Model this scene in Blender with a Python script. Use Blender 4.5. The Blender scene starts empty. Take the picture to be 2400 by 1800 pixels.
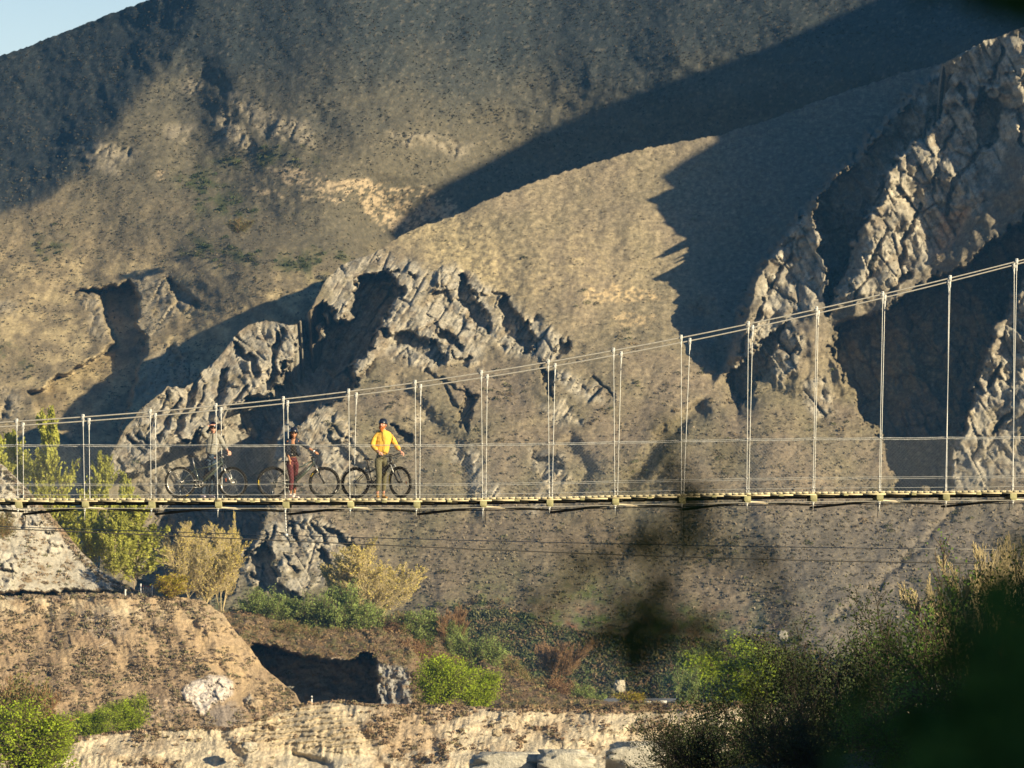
import bpy, math, random
import numpy as np
from mathutils import Vector, Matrix

# ------------------------------------------------------------------ camera, sky, sun
SC = bpy.context.scene
COL = SC.collection
F = 12000.0            # focal length in pixels of the 2400 px wide photograph
CX, YH = 1200.0, 1620.0
cam = bpy.data.cameras.new('camera')
camo = bpy.data.objects.new('camera', cam)
COL.objects.link(camo)
camo.rotation_euler = (math.radians(90), 0, 0)
cam.sensor_width = 36
cam.lens = 180
cam.shift_y = (YH - 900) / 2400.0
cam.clip_start = 0.5
cam.clip_end = 20000
cam.dof.use_dof = True
cam.dof.focus_distance = 122
cam.dof.aperture_fstop = 8
SC.camera = camo

SUN_AZ, SUN_EL = math.radians(50), math.radians(17)
ca, sa, te = math.cos(SUN_AZ), math.sin(SUN_AZ), math.tan(SUN_EL)
sv = Vector((sa * math.cos(SUN_EL), -ca * math.cos(SUN_EL), math.sin(SUN_EL)))   # towards the sun
w = bpy.data.worlds.new('World')
SC.world = w
w.use_nodes = True
nt = w.node_tree
bg = nt.nodes['Background']
sky = nt.nodes.new('ShaderNodeTexSky')
sky.sky_type = 'NISHITA'
sky.sun_disc = False
sky.sun_elevation = SUN_EL
sky.sun_rotation = math.atan2(sv.x, sv.y)
sky.air_density = 1.6
sky.dust_density = 0.6
sky.ozone_density = 3.0
# the air is bluer overhead and whitens towards the skyline
tcw = nt.nodes.new('ShaderNodeTexCoord'); sep = nt.nodes.new('ShaderNodeSeparateXYZ'); rw = nt.nodes.new('ShaderNodeValToRGB'); mw = nt.nodes.new('ShaderNodeMix')
mw.data_type = 'RGBA'; mw.blend_type = 'MULTIPLY'; mw.inputs['Factor'].default_value = 1.0
rw.color_ramp.elements[0].position = 0.10; rw.color_ramp.elements[0].color = (2.3, 2.2, 2.7, 1)
rw.color_ramp.elements[1].position = 0.24; rw.color_ramp.elements[1].color = (0.28, 0.57, 0.96, 1)
nt.links.new(tcw.outputs['Generated'], sep.inputs[0]); nt.links.new(sep.outputs['Z'], rw.inputs['Fac'])
nt.links.new(sky.outputs['Color'], mw.inputs['A']); nt.links.new(rw.outputs['Color'], mw.inputs['B']); nt.links.new(mw.outputs['Result'], bg.inputs['Color'])
bg.inputs['Strength'].default_value = 0.05
sl = bpy.data.lights.new('sun', 'SUN')
sl.energy = 5.0
sl.angle = math.radians(0.5)
sl.color = (1.0, 0.86, 0.58)
so = bpy.data.objects.new('sun', sl)
COL.objects.link(so)
so.rotation_euler = sv.to_track_quat('Z', 'Y').to_euler()
so.location = sv * 300
SC.view_settings.view_transform = 'Standard'
SC.view_settings.look = 'None'
SC.view_settings.exposure = 0.85
SC.view_settings.gamma = 1.0
SC.cycles.max_bounces = 5
SC.cycles.diffuse_bounces = 1
SC.cycles.volume_bounces = 0
SC.cycles.transparent_max_bounces = 6

# ------------------------------------------------------------------ helpers
rng = np.random.default_rng(7)
random.seed(7)

def P(x, y, D):
    """photo pixel (2400 x 1800) + distance -> world point"""
    return np.array([D * (x - CX) / F, D, D * (YH - y) / F])

def PV(x, y, D):
    x, y, D = np.broadcast_arrays(np.asarray(x, float), np.asarray(y, float), np.asarray(D, float))
    return np.stack([D * (x - CX) / F, D, D * (YH - y) / F], -1)

def tag(o, label=None, cat=None, group=None, kind=None):
    if label: o['label'] = label
    if cat: o['category'] = cat
    if group: o['group'] = group
    if kind: o['kind'] = kind
    return o

def empty(name, loc, label, cat, group=None, rz=0.0, kind=None):
    o = bpy.data.objects.new(name, None)
    COL.objects.link(o)
    o.location = [float(v) for v in loc]
    o.rotation_euler = (0, 0, rz)
    o.empty_display_size = 0.2
    return tag(o, label, cat, group, kind)

def mesh_np(name, V, Fc, mat=None, parent=None, col=None, smooth=False, mats=None, mi=None):
    """V (n,3); Fc (m,k) array of equal-sized faces; col (n,3) optional vertex albedo"""
    V = np.asarray(V, np.float32).reshape(-1, 3)
    Fc = np.asarray(Fc, np.int32)
    me = bpy.data.meshes.new(name)
    k = Fc.shape[1]
    me.vertices.add(len(V))
    me.vertices.foreach_set('co', V.ravel())
    me.loops.add(Fc.size)
    me.loops.foreach_set('vertex_index', Fc.ravel())
    me.polygons.add(len(Fc))
    me.polygons.foreach_set('loop_start', np.arange(0, Fc.size, k, dtype=np.int32))
    me.polygons.foreach_set('loop_total', np.full(len(Fc), k, np.int32))
    if smooth:
        me.polygons.foreach_set('use_smooth', np.ones(len(Fc), bool))
    if col is not None:
        a = me.attributes.new('albedo', 'FLOAT_COLOR', 'POINT')
        c = np.ones((len(V), 4), np.float32)
        c[:, :3] = col
        a.data.foreach_set('color', c.ravel())
    if mats:
        for m in mats: me.materials.append(m)
        if mi is not None: me.polygons.foreach_set('material_index', np.asarray(mi, np.int32))
    elif mat: me.materials.append(mat)
    me.update(calc_edges=True)
    me.validate()
    o = bpy.data.objects.new(name, me)
    COL.objects.link(o)
    if parent: o.parent = parent
    return o

class MB:
    """collects quads/tris (tris stored as quads is avoided: two lists)"""
    def __init__(s):
        s.v = []; s.q = []; s.t = []; s.n = 0
    def add(s, V, Q=None, T=None):
        V = np.asarray(V, float).reshape(-1, 3)
        s.v.append(V)
        if Q is not None and len(Q): s.q.append(np.asarray(Q, int) + s.n)
        if T is not None and len(T): s.t.append(np.asarray(T, int) + s.n)
        s.n += len(V)
        return s
    def segs(s, A, B, r0, r1=None, sides=5, caps=False):
        A = np.asarray(A, float).reshape(-1, 3); B = np.asarray(B, float).reshape(-1, 3)
        r0 = np.broadcast_to(np.asarray(r0, float), (len(A),)); r1 = r0 if r1 is None else np.broadcast_to(np.asarray(r1, float), (len(A),))
        d = B - A
        L = np.linalg.norm(d, axis=1, keepdims=True); L[L == 0] = 1
        d = d / L
        up = np.where(np.abs(d[:, 2:3]) > 0.9, np.array([[1.0, 0, 0]]), np.array([[0, 0, 1.0]]))
        u = np.cross(d, up); u /= np.linalg.norm(u, axis=1, keepdims=True)
        v = np.cross(d, u)
        a = np.arange(sides) / sides * 2 * math.pi
        ring = np.cos(a)[None, :, None] * u[:, None, :] + np.sin(a)[None, :, None] * v[:, None, :]
        VA = A[:, None, :] + ring * r0[:, None, None]
        VB = B[:, None, :] + ring * r1[:, None, None]
        V = np.concatenate([VA, VB], 1).reshape(-1, 3)
        i = np.arange(sides); j = (i + 1) % sides
        q = np.stack([i, i + sides, j + sides, j], 1)
        Q = (q[None] + (np.arange(len(A)) * 2 * sides)[:, None, None]).reshape(-1, 4)
        T = None
        if caps:
            T = []
            for k in range(1, sides - 1):
                T.append([0, k, k + 1]); T.append([sides, sides + k + 1, sides + k])
            T = (np.array(T)[None] + (np.arange(len(A)) * 2 * sides)[:, None, None]).reshape(-1, 3)
        return s.add(V, Q, T)
    def path(s, pts, r, sides=6, closed=False):
        """joined tube along a polyline"""
        pts = np.asarray(pts, float); n = len(pts)
        r = np.broadcast_to(np.asarray(r, float), (n,))
        if closed: d = np.roll(pts, -1, 0) - np.roll(pts, 1, 0)
        else:
            d = np.empty_like(pts); d[1:-1] = pts[2:] - pts[:-2]; d[0] = pts[1] - pts[0]; d[-1] = pts[-1] - pts[-2]
        d /= np.linalg.norm(d, axis=1, keepdims=True) + 1e-12
        ref = np.array([0.013, 1.0, 0.021])
        if abs(d @ ref).mean() > 0.8: ref = np.array([0.1, 0.05, 1.0])
        u = np.cross(d, ref); u /= np.linalg.norm(u, axis=1, keepdims=True) + 1e-12
        v = np.cross(d, u)
        a = np.arange(sides) / sides * 2 * math.pi
        V = (pts[:, None, :] + (np.cos(a)[None, :, None] * u[:, None] + np.sin(a)[None, :, None] * v[:, None]) * r[:, None, None]).reshape(-1, 3)
        Q = []; T = []
        for k in range(n if closed else n - 1):
            b = ((k + 1) % n) * sides
            for i in range(sides):
                j = (i + 1) % sides
                Q.append([k * sides + i, b + i, b + j, k * sides + j])
        if not closed:
            for k in range(1, sides - 1):
                T.append([0, k, k + 1]); T.append([(n - 1) * sides, (n - 1) * sides + k + 1, (n - 1) * sides + k])
        return s.add(V, Q, T)
    def box(s, c, h, M=None):
        """centre, half sizes, optional 3x3"""
        sg = np.array([[x, y, z] for x in (-1, 1) for y in (-1, 1) for z in (-1, 1)], float) * np.asarray(h, float)
        if M is not None: sg = sg @ np.asarray(M, float).T
        return s.add(sg + np.asarray(c, float), [[0, 1, 3, 2], [4, 6, 7, 5], [0, 4, 5, 1], [2, 3, 7, 6], [0, 2, 6, 4], [1, 5, 7, 3]])
    def ell(s, c, r, M=None, nu=16, nv=10, fn=None):
        th = np.linspace(0, math.pi, nv + 1); ph = np.arange(nu) / nu * 2 * math.pi
        V = np.array([[math.sin(t) * math.cos(p), math.sin(t) * math.sin(p), math.cos(t)] for t in th for p in ph])
        if fn is not None: V = fn(V)
        V = V * np.asarray(r, float)
        if M is not None: V = V @ np.asarray(M, float).T
        Q = [[a * nu + b, (a + 1) * nu + b, (a + 1) * nu + (b + 1) % nu, a * nu + (b + 1) % nu] for a in range(nv) for b in range(nu)]
        return s.add(V + np.asarray(c, float), Q)
    def build(s, name, mat, parent=None, smooth=False, bevel=0):
        V = np.concatenate(s.v) if s.v else np.zeros((0, 3))
        me = bpy.data.meshes.new(name)
        Q = np.concatenate(s.q) if s.q else np.zeros((0, 4), int)
        T = np.concatenate(s.t) if s.t else np.zeros((0, 3), int)
        me.vertices.add(len(V)); me.vertices.foreach_set('co', V.astype(np.float32).ravel())
        me.loops.add(Q.size + T.size)
        me.loops.foreach_set('vertex_index', np.concatenate([Q.ravel(), T.ravel()]).astype(np.int32))
        me.polygons.add(len(Q) + len(T))
        ls = np.concatenate([np.arange(len(Q)) * 4, Q.size + np.arange(len(T)) * 3]).astype(np.int32)
        lt = np.concatenate([np.full(len(Q), 4), np.full(len(T), 3)]).astype(np.int32)
        me.polygons.foreach_set('loop_start', ls); me.polygons.foreach_set('loop_total', lt)
        if smooth: me.polygons.foreach_set('use_smooth', np.ones(len(Q) + len(T), bool))
        me.update(calc_edges=True); me.validate()
        if mat: me.materials.append(mat)
        o = bpy.data.objects.new(name, me); COL.objects.link(o)
        if parent: o.parent = parent
        if bevel:
            b = o.modifiers.new('bevel', 'BEVEL'); b.width = bevel; b.segments = 2; b.limit_method = 'ANGLE'
        return o

# ---- noise
def _hash(ix, iy, seed):
    h = (ix.astype(np.int64) * 374761393 + iy.astype(np.int64) * 668265263 + seed * 1442695041) & 0xffffffff
    h = ((h ^ (h >> 13)) * 1274126177) & 0xffffffff
    h = h ^ (h >> 16)
    return (h & 0xffffff) / float(0x1000000)

def vnoise(x, y, seed=0):
    ix = np.floor(x); iy = np.floor(y); fx = x - ix; fy = y - iy
    a0 = lambda i, j: _hash(ix + i, iy + j, seed) * 2 * math.pi
    def g(i, j):
        a = a0(i, j); return np.cos(a) * (fx - i) + np.sin(a) * (fy - j)
    u = fx * fx * fx * (fx * (fx * 6 - 15) + 10); v = fy * fy * fy * (fy * (fy * 6 - 15) + 10)
    return ((g(0, 0) * (1 - u) + g(1, 0) * u) * (1 - v) + (g(0, 1) * (1 - u) + g(1, 1) * u) * v) * 1.5

def fbm(x, y, oct=4, seed=0, gain=0.5):
    s = 0; a = 1.0; t = 0
    for k in range(oct):
        s = s + a * vnoise(x * 2 ** k + 13.7 * k, y * 2 ** k - 7.3 * k, seed + k); t += a; a *= gain
    return s / t

def ridged(x, y, oct=4, seed=0, gain=0.55):
    s = 0; a = 1.0; t = 0
    for k in range(oct):
        s = s + a * (1 - np.abs(vnoise(x * 2 ** k + 5.1 * k, y * 2 ** k + 9.2 * k, seed + k)) * 2); t += a; a *= gain
    return s / t

def facets(x, y, seed=0, tilt=0.5, hv=0.5, edge=False):
    """broken rock faces: every irregular cell is its own tilted plane, so cells meet in sharp edges (unit cell size)"""
    ix = np.floor(x); iy = np.floor(y)
    best = np.full(x.shape, 1e9); sec = np.full(x.shape, 1e9); h = np.zeros(x.shape)
    for i in (-1, 0, 1):
        for j in (-1, 0, 1):
            cx = ix + i; cy = iy + j
            px = cx + 0.15 + 0.7 * _hash(cx, cy, seed); py = cy + 0.15 + 0.7 * _hash(cx, cy, seed + 1)
            dx = x - px; dy = y - py
            d = dx * dx + dy * dy
            m = d < best
            sec = np.where(m, best, np.minimum(sec, d)); best = np.where(m, d, best)
            v = (_hash(cx, cy, seed + 2) - 0.5) * 2 * hv + (_hash(cx, cy, seed + 3) - 0.5) * 2 * tilt * dx + (_hash(cx, cy, seed + 4) - 0.5) * 2 * tilt * dy
            h = np.where(m, v, h)
    if edge: return h, np.sqrt(sec) - np.sqrt(best)
    return h

def rot(x, y, deg):
    c, s = math.cos(math.radians(deg)), math.sin(math.radians(deg))
    return x * c + y * s, -x * s + y * c

def sstep(t):
    t = np.clip(t, 0, 1); return t * t * (3 - 2 * t)

def pl(pts, x):
    pts = np.asarray(pts, float); return np.interp(x, pts[:, 0], pts[:, 1])

def sdist(poly, X, Y, pad=80):
    """signed pixel distance to a polygon, positive inside; -pad beyond its padded box"""
    poly = np.asarray(poly, float)
    out = np.full(X.shape, -float(pad))
    x0, y0 = poly.min(0) - pad; x1, y1 = poly.max(0) + pad
    m = (X > x0) & (X < x1) & (Y > y0) & (Y < y1)
    if not m.any(): return out
    x = X[m]; y = Y[m]
    d = np.full(x.shape, 1e9); ins = np.zeros(x.shape, bool)
    n = len(poly)
    for i in range(n):
        ax, ay = poly[i]; bx, by = poly[(i + 1) % n]
        ex, ey = bx - ax, by - ay
        t = np.clip(((x - ax) * ex + (y - ay) * ey) / (ex * ex + ey * ey + 1e-9), 0, 1)
        d = np.minimum(d, (x - ax - t * ex) ** 2 + (y - ay - t * ey) ** 2)
        if ay != by:
            c = ((ay > y) != (by > y)) & (x < ex * (y - ay) / ey + ax)
            ins ^= c
    d = np.sqrt(d)
    out[m] = np.maximum(np.where(ins, d, -d), -pad)
    return out

def inside(poly, X, Y, soft=4, pad=80):
    return sstep(sdist(poly, X, Y, pad) / soft * 0.5 + 0.5)

def ldist(line, X, Y):
    """distance to polyline, and signed side (positive to its left in picture when the line runs downwards)"""
    line = np.asarray(line, float)
    d = np.full(X.shape, 1e12)
    for i in range(len(line) - 1):
        ax, ay = line[i]; bx, by = line[i + 1]
        ex, ey = bx - ax, by - ay
        t = np.clip(((X - ax) * ex + (Y - ay) * ey) / (ex * ex + ey * ey + 1e-9), 0, 1)
        d = np.minimum(d, (X - ax - t * ex) ** 2 + (Y - ay - t * ey) ** 2)
    return np.sqrt(d)

def mix(a, b, t):
    t = np.asarray(t)[..., None]
    return a * (1 - t) + np.asarray(b) * t

# ------------------------------------------------------------------ materials
def mat(name, color=(0.5, 0.5, 0.5), rough=0.7, metal=0.0, noise=0.0, nscale=20, bump=0.0, bscale=60, spec=0.3, coat=0.0):
    m = bpy.data.materials.new(name); m.use_nodes = True
    n = m.node_tree.nodes; L = m.node_tree.links
    b = n['Principled BSDF']
    b.inputs['Roughness'].default_value = rough; b.inputs['Metallic'].default_value = metal
    b.inputs['Specular IOR Level'].default_value = spec
    b.inputs['Coat Weight'].default_value = coat
    b.inputs['Base Color'].default_value = (*color, 1)
    tc = n.new('ShaderNodeTexCoord')
    if noise:
        t = n.new('ShaderNodeTexNoise'); t.inputs['Scale'].default_value = nscale; t.inputs['Detail'].default_value = 5
        L.new(tc.outputs['Object'], t.inputs['Vector'])
        mr = n.new('ShaderNodeMapRange'); mr.inputs['From Min'].default_value = 0.3; mr.inputs['From Max'].default_value = 0.7
        mr.inputs['To Min'].default_value = 1 - noise; mr.inputs['To Max'].default_value = 1 + noise
        L.new(t.outputs['Fac'], mr.inputs['Value'])
        mx = n.new('ShaderNodeVectorMath'); mx.operation = 'SCALE'
        mx.inputs[0].default_value = color
        L.new(mr.outputs['Result'], mx.inputs['Scale']); L.new(mx.outputs['Vector'], b.inputs['Base Color'])
    if bump:
        t = n.new('ShaderNodeTexNoise'); t.inputs['Scale'].default_value = bscale; t.inputs['Detail'].default_value = 4
        L.new(tc.outputs['Object'], t.inputs['Vector'])
        bp = n.new('ShaderNodeBump'); bp.inputs['Strength'].default_value = bump; bp.inputs['Distance'].default_value = 0.02
        L.new(t.outputs['Fac'], bp.inputs['Height']); L.new(bp.outputs['Normal'], b.inputs['Normal'])
    return m

def terrain_mat(name, s1=1.2, s2=0.25, amp=0.35, bump=0.6, dist=0.3, bs=1.0):
    """albedo attribute (rock, soil, heath) broken up by fine procedural noise and bumps"""
    m = bpy.data.materials.new(name); m.use_nodes = True
    n = m.node_tree.nodes; L = m.node_tree.links
    b = n['Principled BSDF']; b.inputs['Roughness'].default_value = 0.95; b.inputs['Specular IOR Level'].default_value = 0.1
    at = n.new('ShaderNodeAttribute'); at.attribute_name = 'albedo'
    tc = n.new('ShaderNodeTexCoord')
    def nz(s, d=6):
        t = n.new('ShaderNodeTexNoise'); t.inputs['Scale'].default_value = s; t.inputs['Detail'].default_value = d; t.inputs['Roughness'].default_value = 0.65
        L.new(tc.outputs['Object'], t.inputs['Vector']); return t
    a = nz(s1); c = nz(s2)
    add = n.new('ShaderNodeMath'); add.operation = 'ADD'
    L.new(a.outputs['Fac'], add.inputs[0]); L.new(c.outputs['Fac'], add.inputs[1])
    mr = n.new('ShaderNodeMapRange'); mr.inputs['From Min'].default_value = 0.7; mr.inputs['From Max'].default_value = 1.3
    mr.inputs['To Min'].default_value = 1 - amp; mr.inputs['To Max'].default_value = 1 + amp; mr.clamp = False
    L.new(add.outputs[0], mr.inputs['Value'])
    mx = n.new('ShaderNodeVectorMath'); mx.operation = 'SCALE'
    L.new(at.outputs['Color'], mx.inputs[0]); L.new(mr.outputs['Result'], mx.inputs['Scale'])
    L.new(mx.outputs['Vector'], b.inputs['Base Color'])
    d = nz(bs, 8)
    bp = n.new('ShaderNodeBump'); bp.inputs['Strength'].default_value = bump; bp.inputs['Distance'].default_value = dist
    L.new(d.outputs['Fac'], bp.inputs['Height']); L.new(bp.outputs['Normal'], b.inputs['Normal'])
    return m

def leaf_mat(name, color, trans=0.35, var=0.4, use_attr=False, vs=1.5):
    m = bpy.data.materials.new(name); m.use_nodes = True
    n = m.node_tree.nodes; L = m.node_tree.links
    n.remove(n['Principled BSDF'])
    out = n['Material Output']
    tc = n.new('ShaderNodeTexCoord')
    t = n.new('ShaderNodeTexNoise'); t.inputs['Scale'].default_value = vs; t.inputs['Detail'].default_value = 4
    L.new(tc.outputs['Object'], t.inputs['Vector'])
    mr = n.new('ShaderNodeMapRange'); mr.inputs['From Min'].default_value = 0.35; mr.inputs['From Max'].default_value = 0.65
    mr.inputs['To Min'].default_value = 1 - var; mr.inputs['To Max'].default_value = 1 + var; mr.clamp = False
    L.new(t.outputs['Fac'], mr.inputs['Value'])
    mx = n.new('ShaderNodeVectorMath'); mx.operation = 'SCALE'
    if use_attr:
        at = n.new('ShaderNodeAttribute'); at.attribute_name = 'albedo'; L.new(at.outputs['Color'], mx.inputs[0])
    else: mx.inputs[0].default_value = color
    L.new(mr.outputs['Result'], mx.inputs['Scale'])
    df = n.new('ShaderNodeBsdfDiffuse'); tr = n.new('ShaderNodeBsdfTranslucent'); ms = n.new('ShaderNodeMixShader')
    L.new(mx.outputs['Vector'], df.inputs['Color']); L.new(mx.outputs['Vector'], tr.inputs['Color'])
    ms.inputs['Fac'].default_value = trans
    L.new(df.outputs[0], ms.inputs[1]); L.new(tr.outputs[0], ms.inputs[2]); L.new(ms.outputs[0], out.inputs['Surface'])
    return m

# ------------------------------------------------------------------ terrain
C_TAN = (0.285, 0.23, 0.15); C_GOLD = (0.42, 0.335, 0.19); C_SCRUB = (0.215, 0.17, 0.12); C_OLIVE = (0.175, 0.15, 0.095)
C_ROCK = (0.33, 0.295, 0.235); C_ROCKD = (0.19, 0.165, 0.13); C_HEATH = (0.085, 0.08, 0.075); C_SAND = (0.47, 0.35, 0.20)
C_CREAM = (0.53, 0.43, 0.29); C_GREEN = (0.11, 0.14, 0.04)

M_CREST = [(-1500, 1500), (-700, 1500), (225, 1480), (246, 1130), (262, 1062), (290, 1010), (330, 958), (395, 905), (430, 912), (480, 868),
           (520, 832), (545, 790), (580, 763), (623, 750), (688, 763), (712, 748), (735, 710), (760, 660), (800, 620), (870, 596), (900, 578),
           (960, 540), (1080, 500), (1150, 465), (1300, 410), (1500, 350), (1690, 315), (1800, 282), (1950, 225), (2100, 175), (2210, 148),
           (2300, 100), (2400, 62), (2520, 20), (2700, -60), (3100, -300)]
# recesses of the crag faces: clefts, caves and the big bowls (polygon, depth factor, edge softness)
PITS = [
    ([(905, 640), (943, 676), (915, 720), (885, 775), (862, 828), (824, 860), (842, 904), (759, 947), (705, 985), (668, 1040), (640, 1100), (622, 1190),
      (596, 1262), (556, 1300), (548, 1400), (300, 1420), (262, 1300), (255, 1130), (300, 1118), (350, 1092), (405, 1052), (470, 1015), (525, 985),
      (575, 945), (640, 920), (677, 862), (695, 800), (692, 764), (738, 714), (762, 700), (800, 760), (825, 690), (835, 650), (870, 636)], 26, 5),
    ([(1063, 643), (1079, 636), (1092, 660), (1119, 698), (1141, 741), (1146, 783), (1122, 766), (1090, 716), (1071, 676)], 4.5, 3),
    ([(1176, 698), (1193, 712), (1217, 741), (1246, 784), (1250, 820), (1220, 830), (1207, 801), (1190, 763), (1175, 730)], 4.5, 3),
    ([(1294, 838), (1318, 793), (1326, 817), (1314, 843)], 3, 2),
    ([(889, 764), (922, 776), (960, 780), (1005, 797), (1034, 833), (1022, 856), (981, 830), (949, 810), (905, 794)], 4, 3),
    ([(1014, 765), (1046, 780), (1076, 792), (1083, 820), (1046, 809), (1019, 787)], 3.5, 3),
    ([(1066, 826), (1092, 838), (1100, 853), (1084, 858)], 2.5, 2),
    ([(1092, 905), (1116, 925), (1108, 965), (1090, 1015), (1075, 1000), (1082, 950)], 3, 3),
    ([(1270, 860), (1296, 880), (1294, 936), (1280, 930)], 3, 2),
    ([(1252, 1082), (1290, 1074), (1322, 1086), (1306, 1108), (1275, 1120), (1258, 1112)], 2.5, 2),
    ([(915, 998), (945, 1012), (972, 1042), (955, 1040), (925, 1018)], 2.5, 2),
    ([(762, 1010), (790, 1030), (850, 1100), (835, 1100), (780, 1045)], 2, 2),
    ([(715, 1045), (745, 1075), (760, 1105), (735, 1095)], 2, 2),
    # the crag below the bridge
    ([(584, 1303), (624, 1255), (642, 1308), (658, 1366), (698, 1393), (706, 1430), (651, 1420), (616, 1390), (595, 1363)], 6, 3),
    ([(673, 1224), (690, 1236), (709, 1285), (692, 1270)], 3, 2),
    ([(758, 1228), (803, 1250), (850, 1294), (835, 1300), (800, 1278)], 3, 2),
    ([(735, 1275), (765, 1300), (790, 1335), (770, 1340), (745, 1310)], 3, 2),
    # the right hand crags
    ([(2214, 150), (2226, 190), (2212, 250), (2165, 325), (2100, 372), (2068, 465), (2028, 515), (1992, 600), (1955, 690), (1943, 735), (1938, 650), (1926, 560),
      (1898, 492), (1960, 420), (2050, 320), (2120, 240)], 15, 5),
    ([(1955, 760), (2060, 742), (2120, 690), (2210, 652), (2300, 590), (2395, 505), (2460, 475), (2460, 560), (2410, 640), (2335, 765), (2292, 880), (2258, 1000), (2226, 1138),
      (2100, 1160), (2080, 1060), (2015, 960), (1975, 880), (1945, 815)], 18, 5),
    ([(2300, 205), (2345, 250), (2330, 330), (2300, 350), (2286, 270)], 5, 3),
    ([(1700, 885), (1790, 800), (1850, 745), (1800, 850), (1740, 940)], 4, 4),
    
]
G_LINE = [(3100, -400), (2700, -160), (2520, -40), (2400, 44), (2300, 86), (2216, 140), (2120, 232), (2050, 315), (1960, 410), (1892, 486), (1830, 560), (1770, 650),
          (1740, 740), (1715, 810), (1680, 880), (1640, 960), (1640, 1060), (1800, 1180), (2100, 1240), (2600, 1300), (3100, 1300)]
GULLIES = [([(1650, 740), (1690, 860), (1730, 940)], 4, 30), ([(1640, 960), (1560, 1020), (1480, 1130)], 3, 18),
           ([(1250, 1180), (1360, 1240), (1400, 1300)], 0.8, 18), ([(930, 900), (1060, 1040), (1100, 1200)], 2, 22), ([(2235, 1200), (2100, 1330), (1960, 1450)], 1.0, 9),
           ([(1330, 1050), (1380, 1100), (1330, 1180)], 2.5, 20), ([(1560, 1100), (1500, 1200), (1460, 1290)], 1.2, 20)]

ROCK_POLY = [
    [(760, 650), (800, 612), (870, 590), (960, 615), (1070, 622), (1150, 670), (1230, 735), (1330, 800), (1290, 860), (1220, 840), (1150, 800), (1120, 860), (1060, 850),
     (1000, 870), (900, 830), (850, 800), (800, 780)],
    [(240, 1130), (262, 1050), (400, 900), (545, 780), (700, 745), (900, 640), (870, 830), (840, 900), (700, 990), (620, 1200), (560, 1300), (400, 1200)],
    [(700, 975), (760, 940), (830, 1010), (870, 1120), (800, 1130), (720, 1060)],
    [(555, 1320), (640, 1205), (711, 1195), (770, 1225), (850, 1292), (787, 1346), (700, 1390), (705, 1440), (600, 1400)],
    [(1290, 880), (1340, 870), (1440, 930), (1400, 945), (1320, 915)], [(1270, 950), (1320, 940), (1360, 990), (1310, 1000)],
    [(1060, 1060), (1100, 1040), (1180, 1160), (1120, 1170)], [(960, 970), (1010, 960), (1030, 985), (975, 990)],
    [(1240, 1060), (1320, 1060), (1330, 1130), (1280, 1190), (1230, 1200), (1270, 1120)],
    [(1720, 870), (1760, 740), (1790, 650), (1890, 480), (1935, 560), (1940, 700), (1860, 750), (1790, 800), (1730, 900)],
    [(1960, 720), (2010, 600), (2060, 400), (2200, 150), (2300, 90), (2400, 60), (2500, 60), (2500, 420), (2380, 330), (2300, 480), (2200, 600), (2080, 690)],
    [(2420, 610), (2500, 600), (2500, 1100), (2330, 1130), (2290, 1180), (2200, 1150), (2255, 1000), (2290, 880)],
    [(1700, 860), (1760, 820), (1800, 860), (1730, 900)], [(1770, 780), (1850, 745), (1890, 820), (1840, 900), (1790, 860)], [(1880, 900), (1930, 880), (1960, 960), (1900, 980)],
]

CLEFTS = [([(558, 815), (585, 842), (600, 880)], 3.5, 9), ([(650, 790), (644, 835), (648, 868), (622, 925), (604, 940)], 3.5, 8), ([(668, 775), (664, 800)], 2, 5),
          ([(530, 872), (516, 925), (494, 985)], 3.0, 8), ([(578, 905), (556, 935), (530, 965)], 2.0, 4), ([(462, 890), (444, 950), (405, 1012)], 3.0, 7), ([(484, 905), (470, 940), (450, 990)], 1.8, 3),
          ([(420, 935), (400, 975), (372, 1030)], 2.2, 4), ([(392, 925), (372, 970), (352, 1005)], 1.8, 3), ([(323, 1013), (348, 1038)], 2.2, 4), ([(309, 1025), (336, 1068)], 2.2, 4), ([(270, 1075), (290, 1108)], 2.0, 3),
          ([(960, 640), (975, 652)], 2, 4), ([(860, 700), (890, 655), (930, 640)], 2.0, 4), ([(1150, 690), (1185, 700)], 1.5, 3), ([(1000, 870), (1060, 905), (1120, 930)], 1.5, 4), ([(775, 1000), (815, 1030), (860, 1075)], 1.5, 3),
          ([(1040, 900), (1070, 960)], 1.5, 4), ([(1395, 880), (1440, 925)], 1.5, 3), ([(640, 1235), (630, 1275)], 2, 4), ([(735, 1225), (760, 1268)], 2, 5), ([(665, 1300), (700, 1345)], 2, 4), ([(600, 1260), (575, 1310)], 3, 5),
          ([(2240, 300), (2200, 380), (2190, 450)], 1.6, 5), ([(2300, 360), (2240, 420), (2215, 500)], 1.6, 5), ([(2160, 480), (2120, 560), (2110, 620)], 1.6, 6), ([(2060, 560), (2040, 640), (2000, 700)], 1.6, 5),
          ([(2350, 120), (2320, 190)], 2, 5), ([(2330, 240), (2390, 260), (2400, 340)], 2, 5), ([(1860, 560), (1840, 620), (1800, 680)], 1.5, 4), ([(1790, 700), (1760, 770), (1745, 830)], 1.5, 5),
          ([(2130, 640), (2090, 680)], 2.5, 6), ([(2270, 250), (2250, 200)], 3, 6), ([(2350, 850), (2320, 900)], 2, 5), ([(2370, 960), (2330, 1010)], 2, 6), ([(2300, 1030), (2280, 1080)], 2, 4), ([(2380, 760), (2400, 800)], 2, 6)]

def wpx(X, Y, seed, amp=7, sc=42):
    return X + amp * fbm(X / sc, Y / sc, 4, seed, 0.6) * 2, Y + amp * fbm(X / sc + 50, Y / sc + 50, 4, seed + 9, 0.6) * 2

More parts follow.
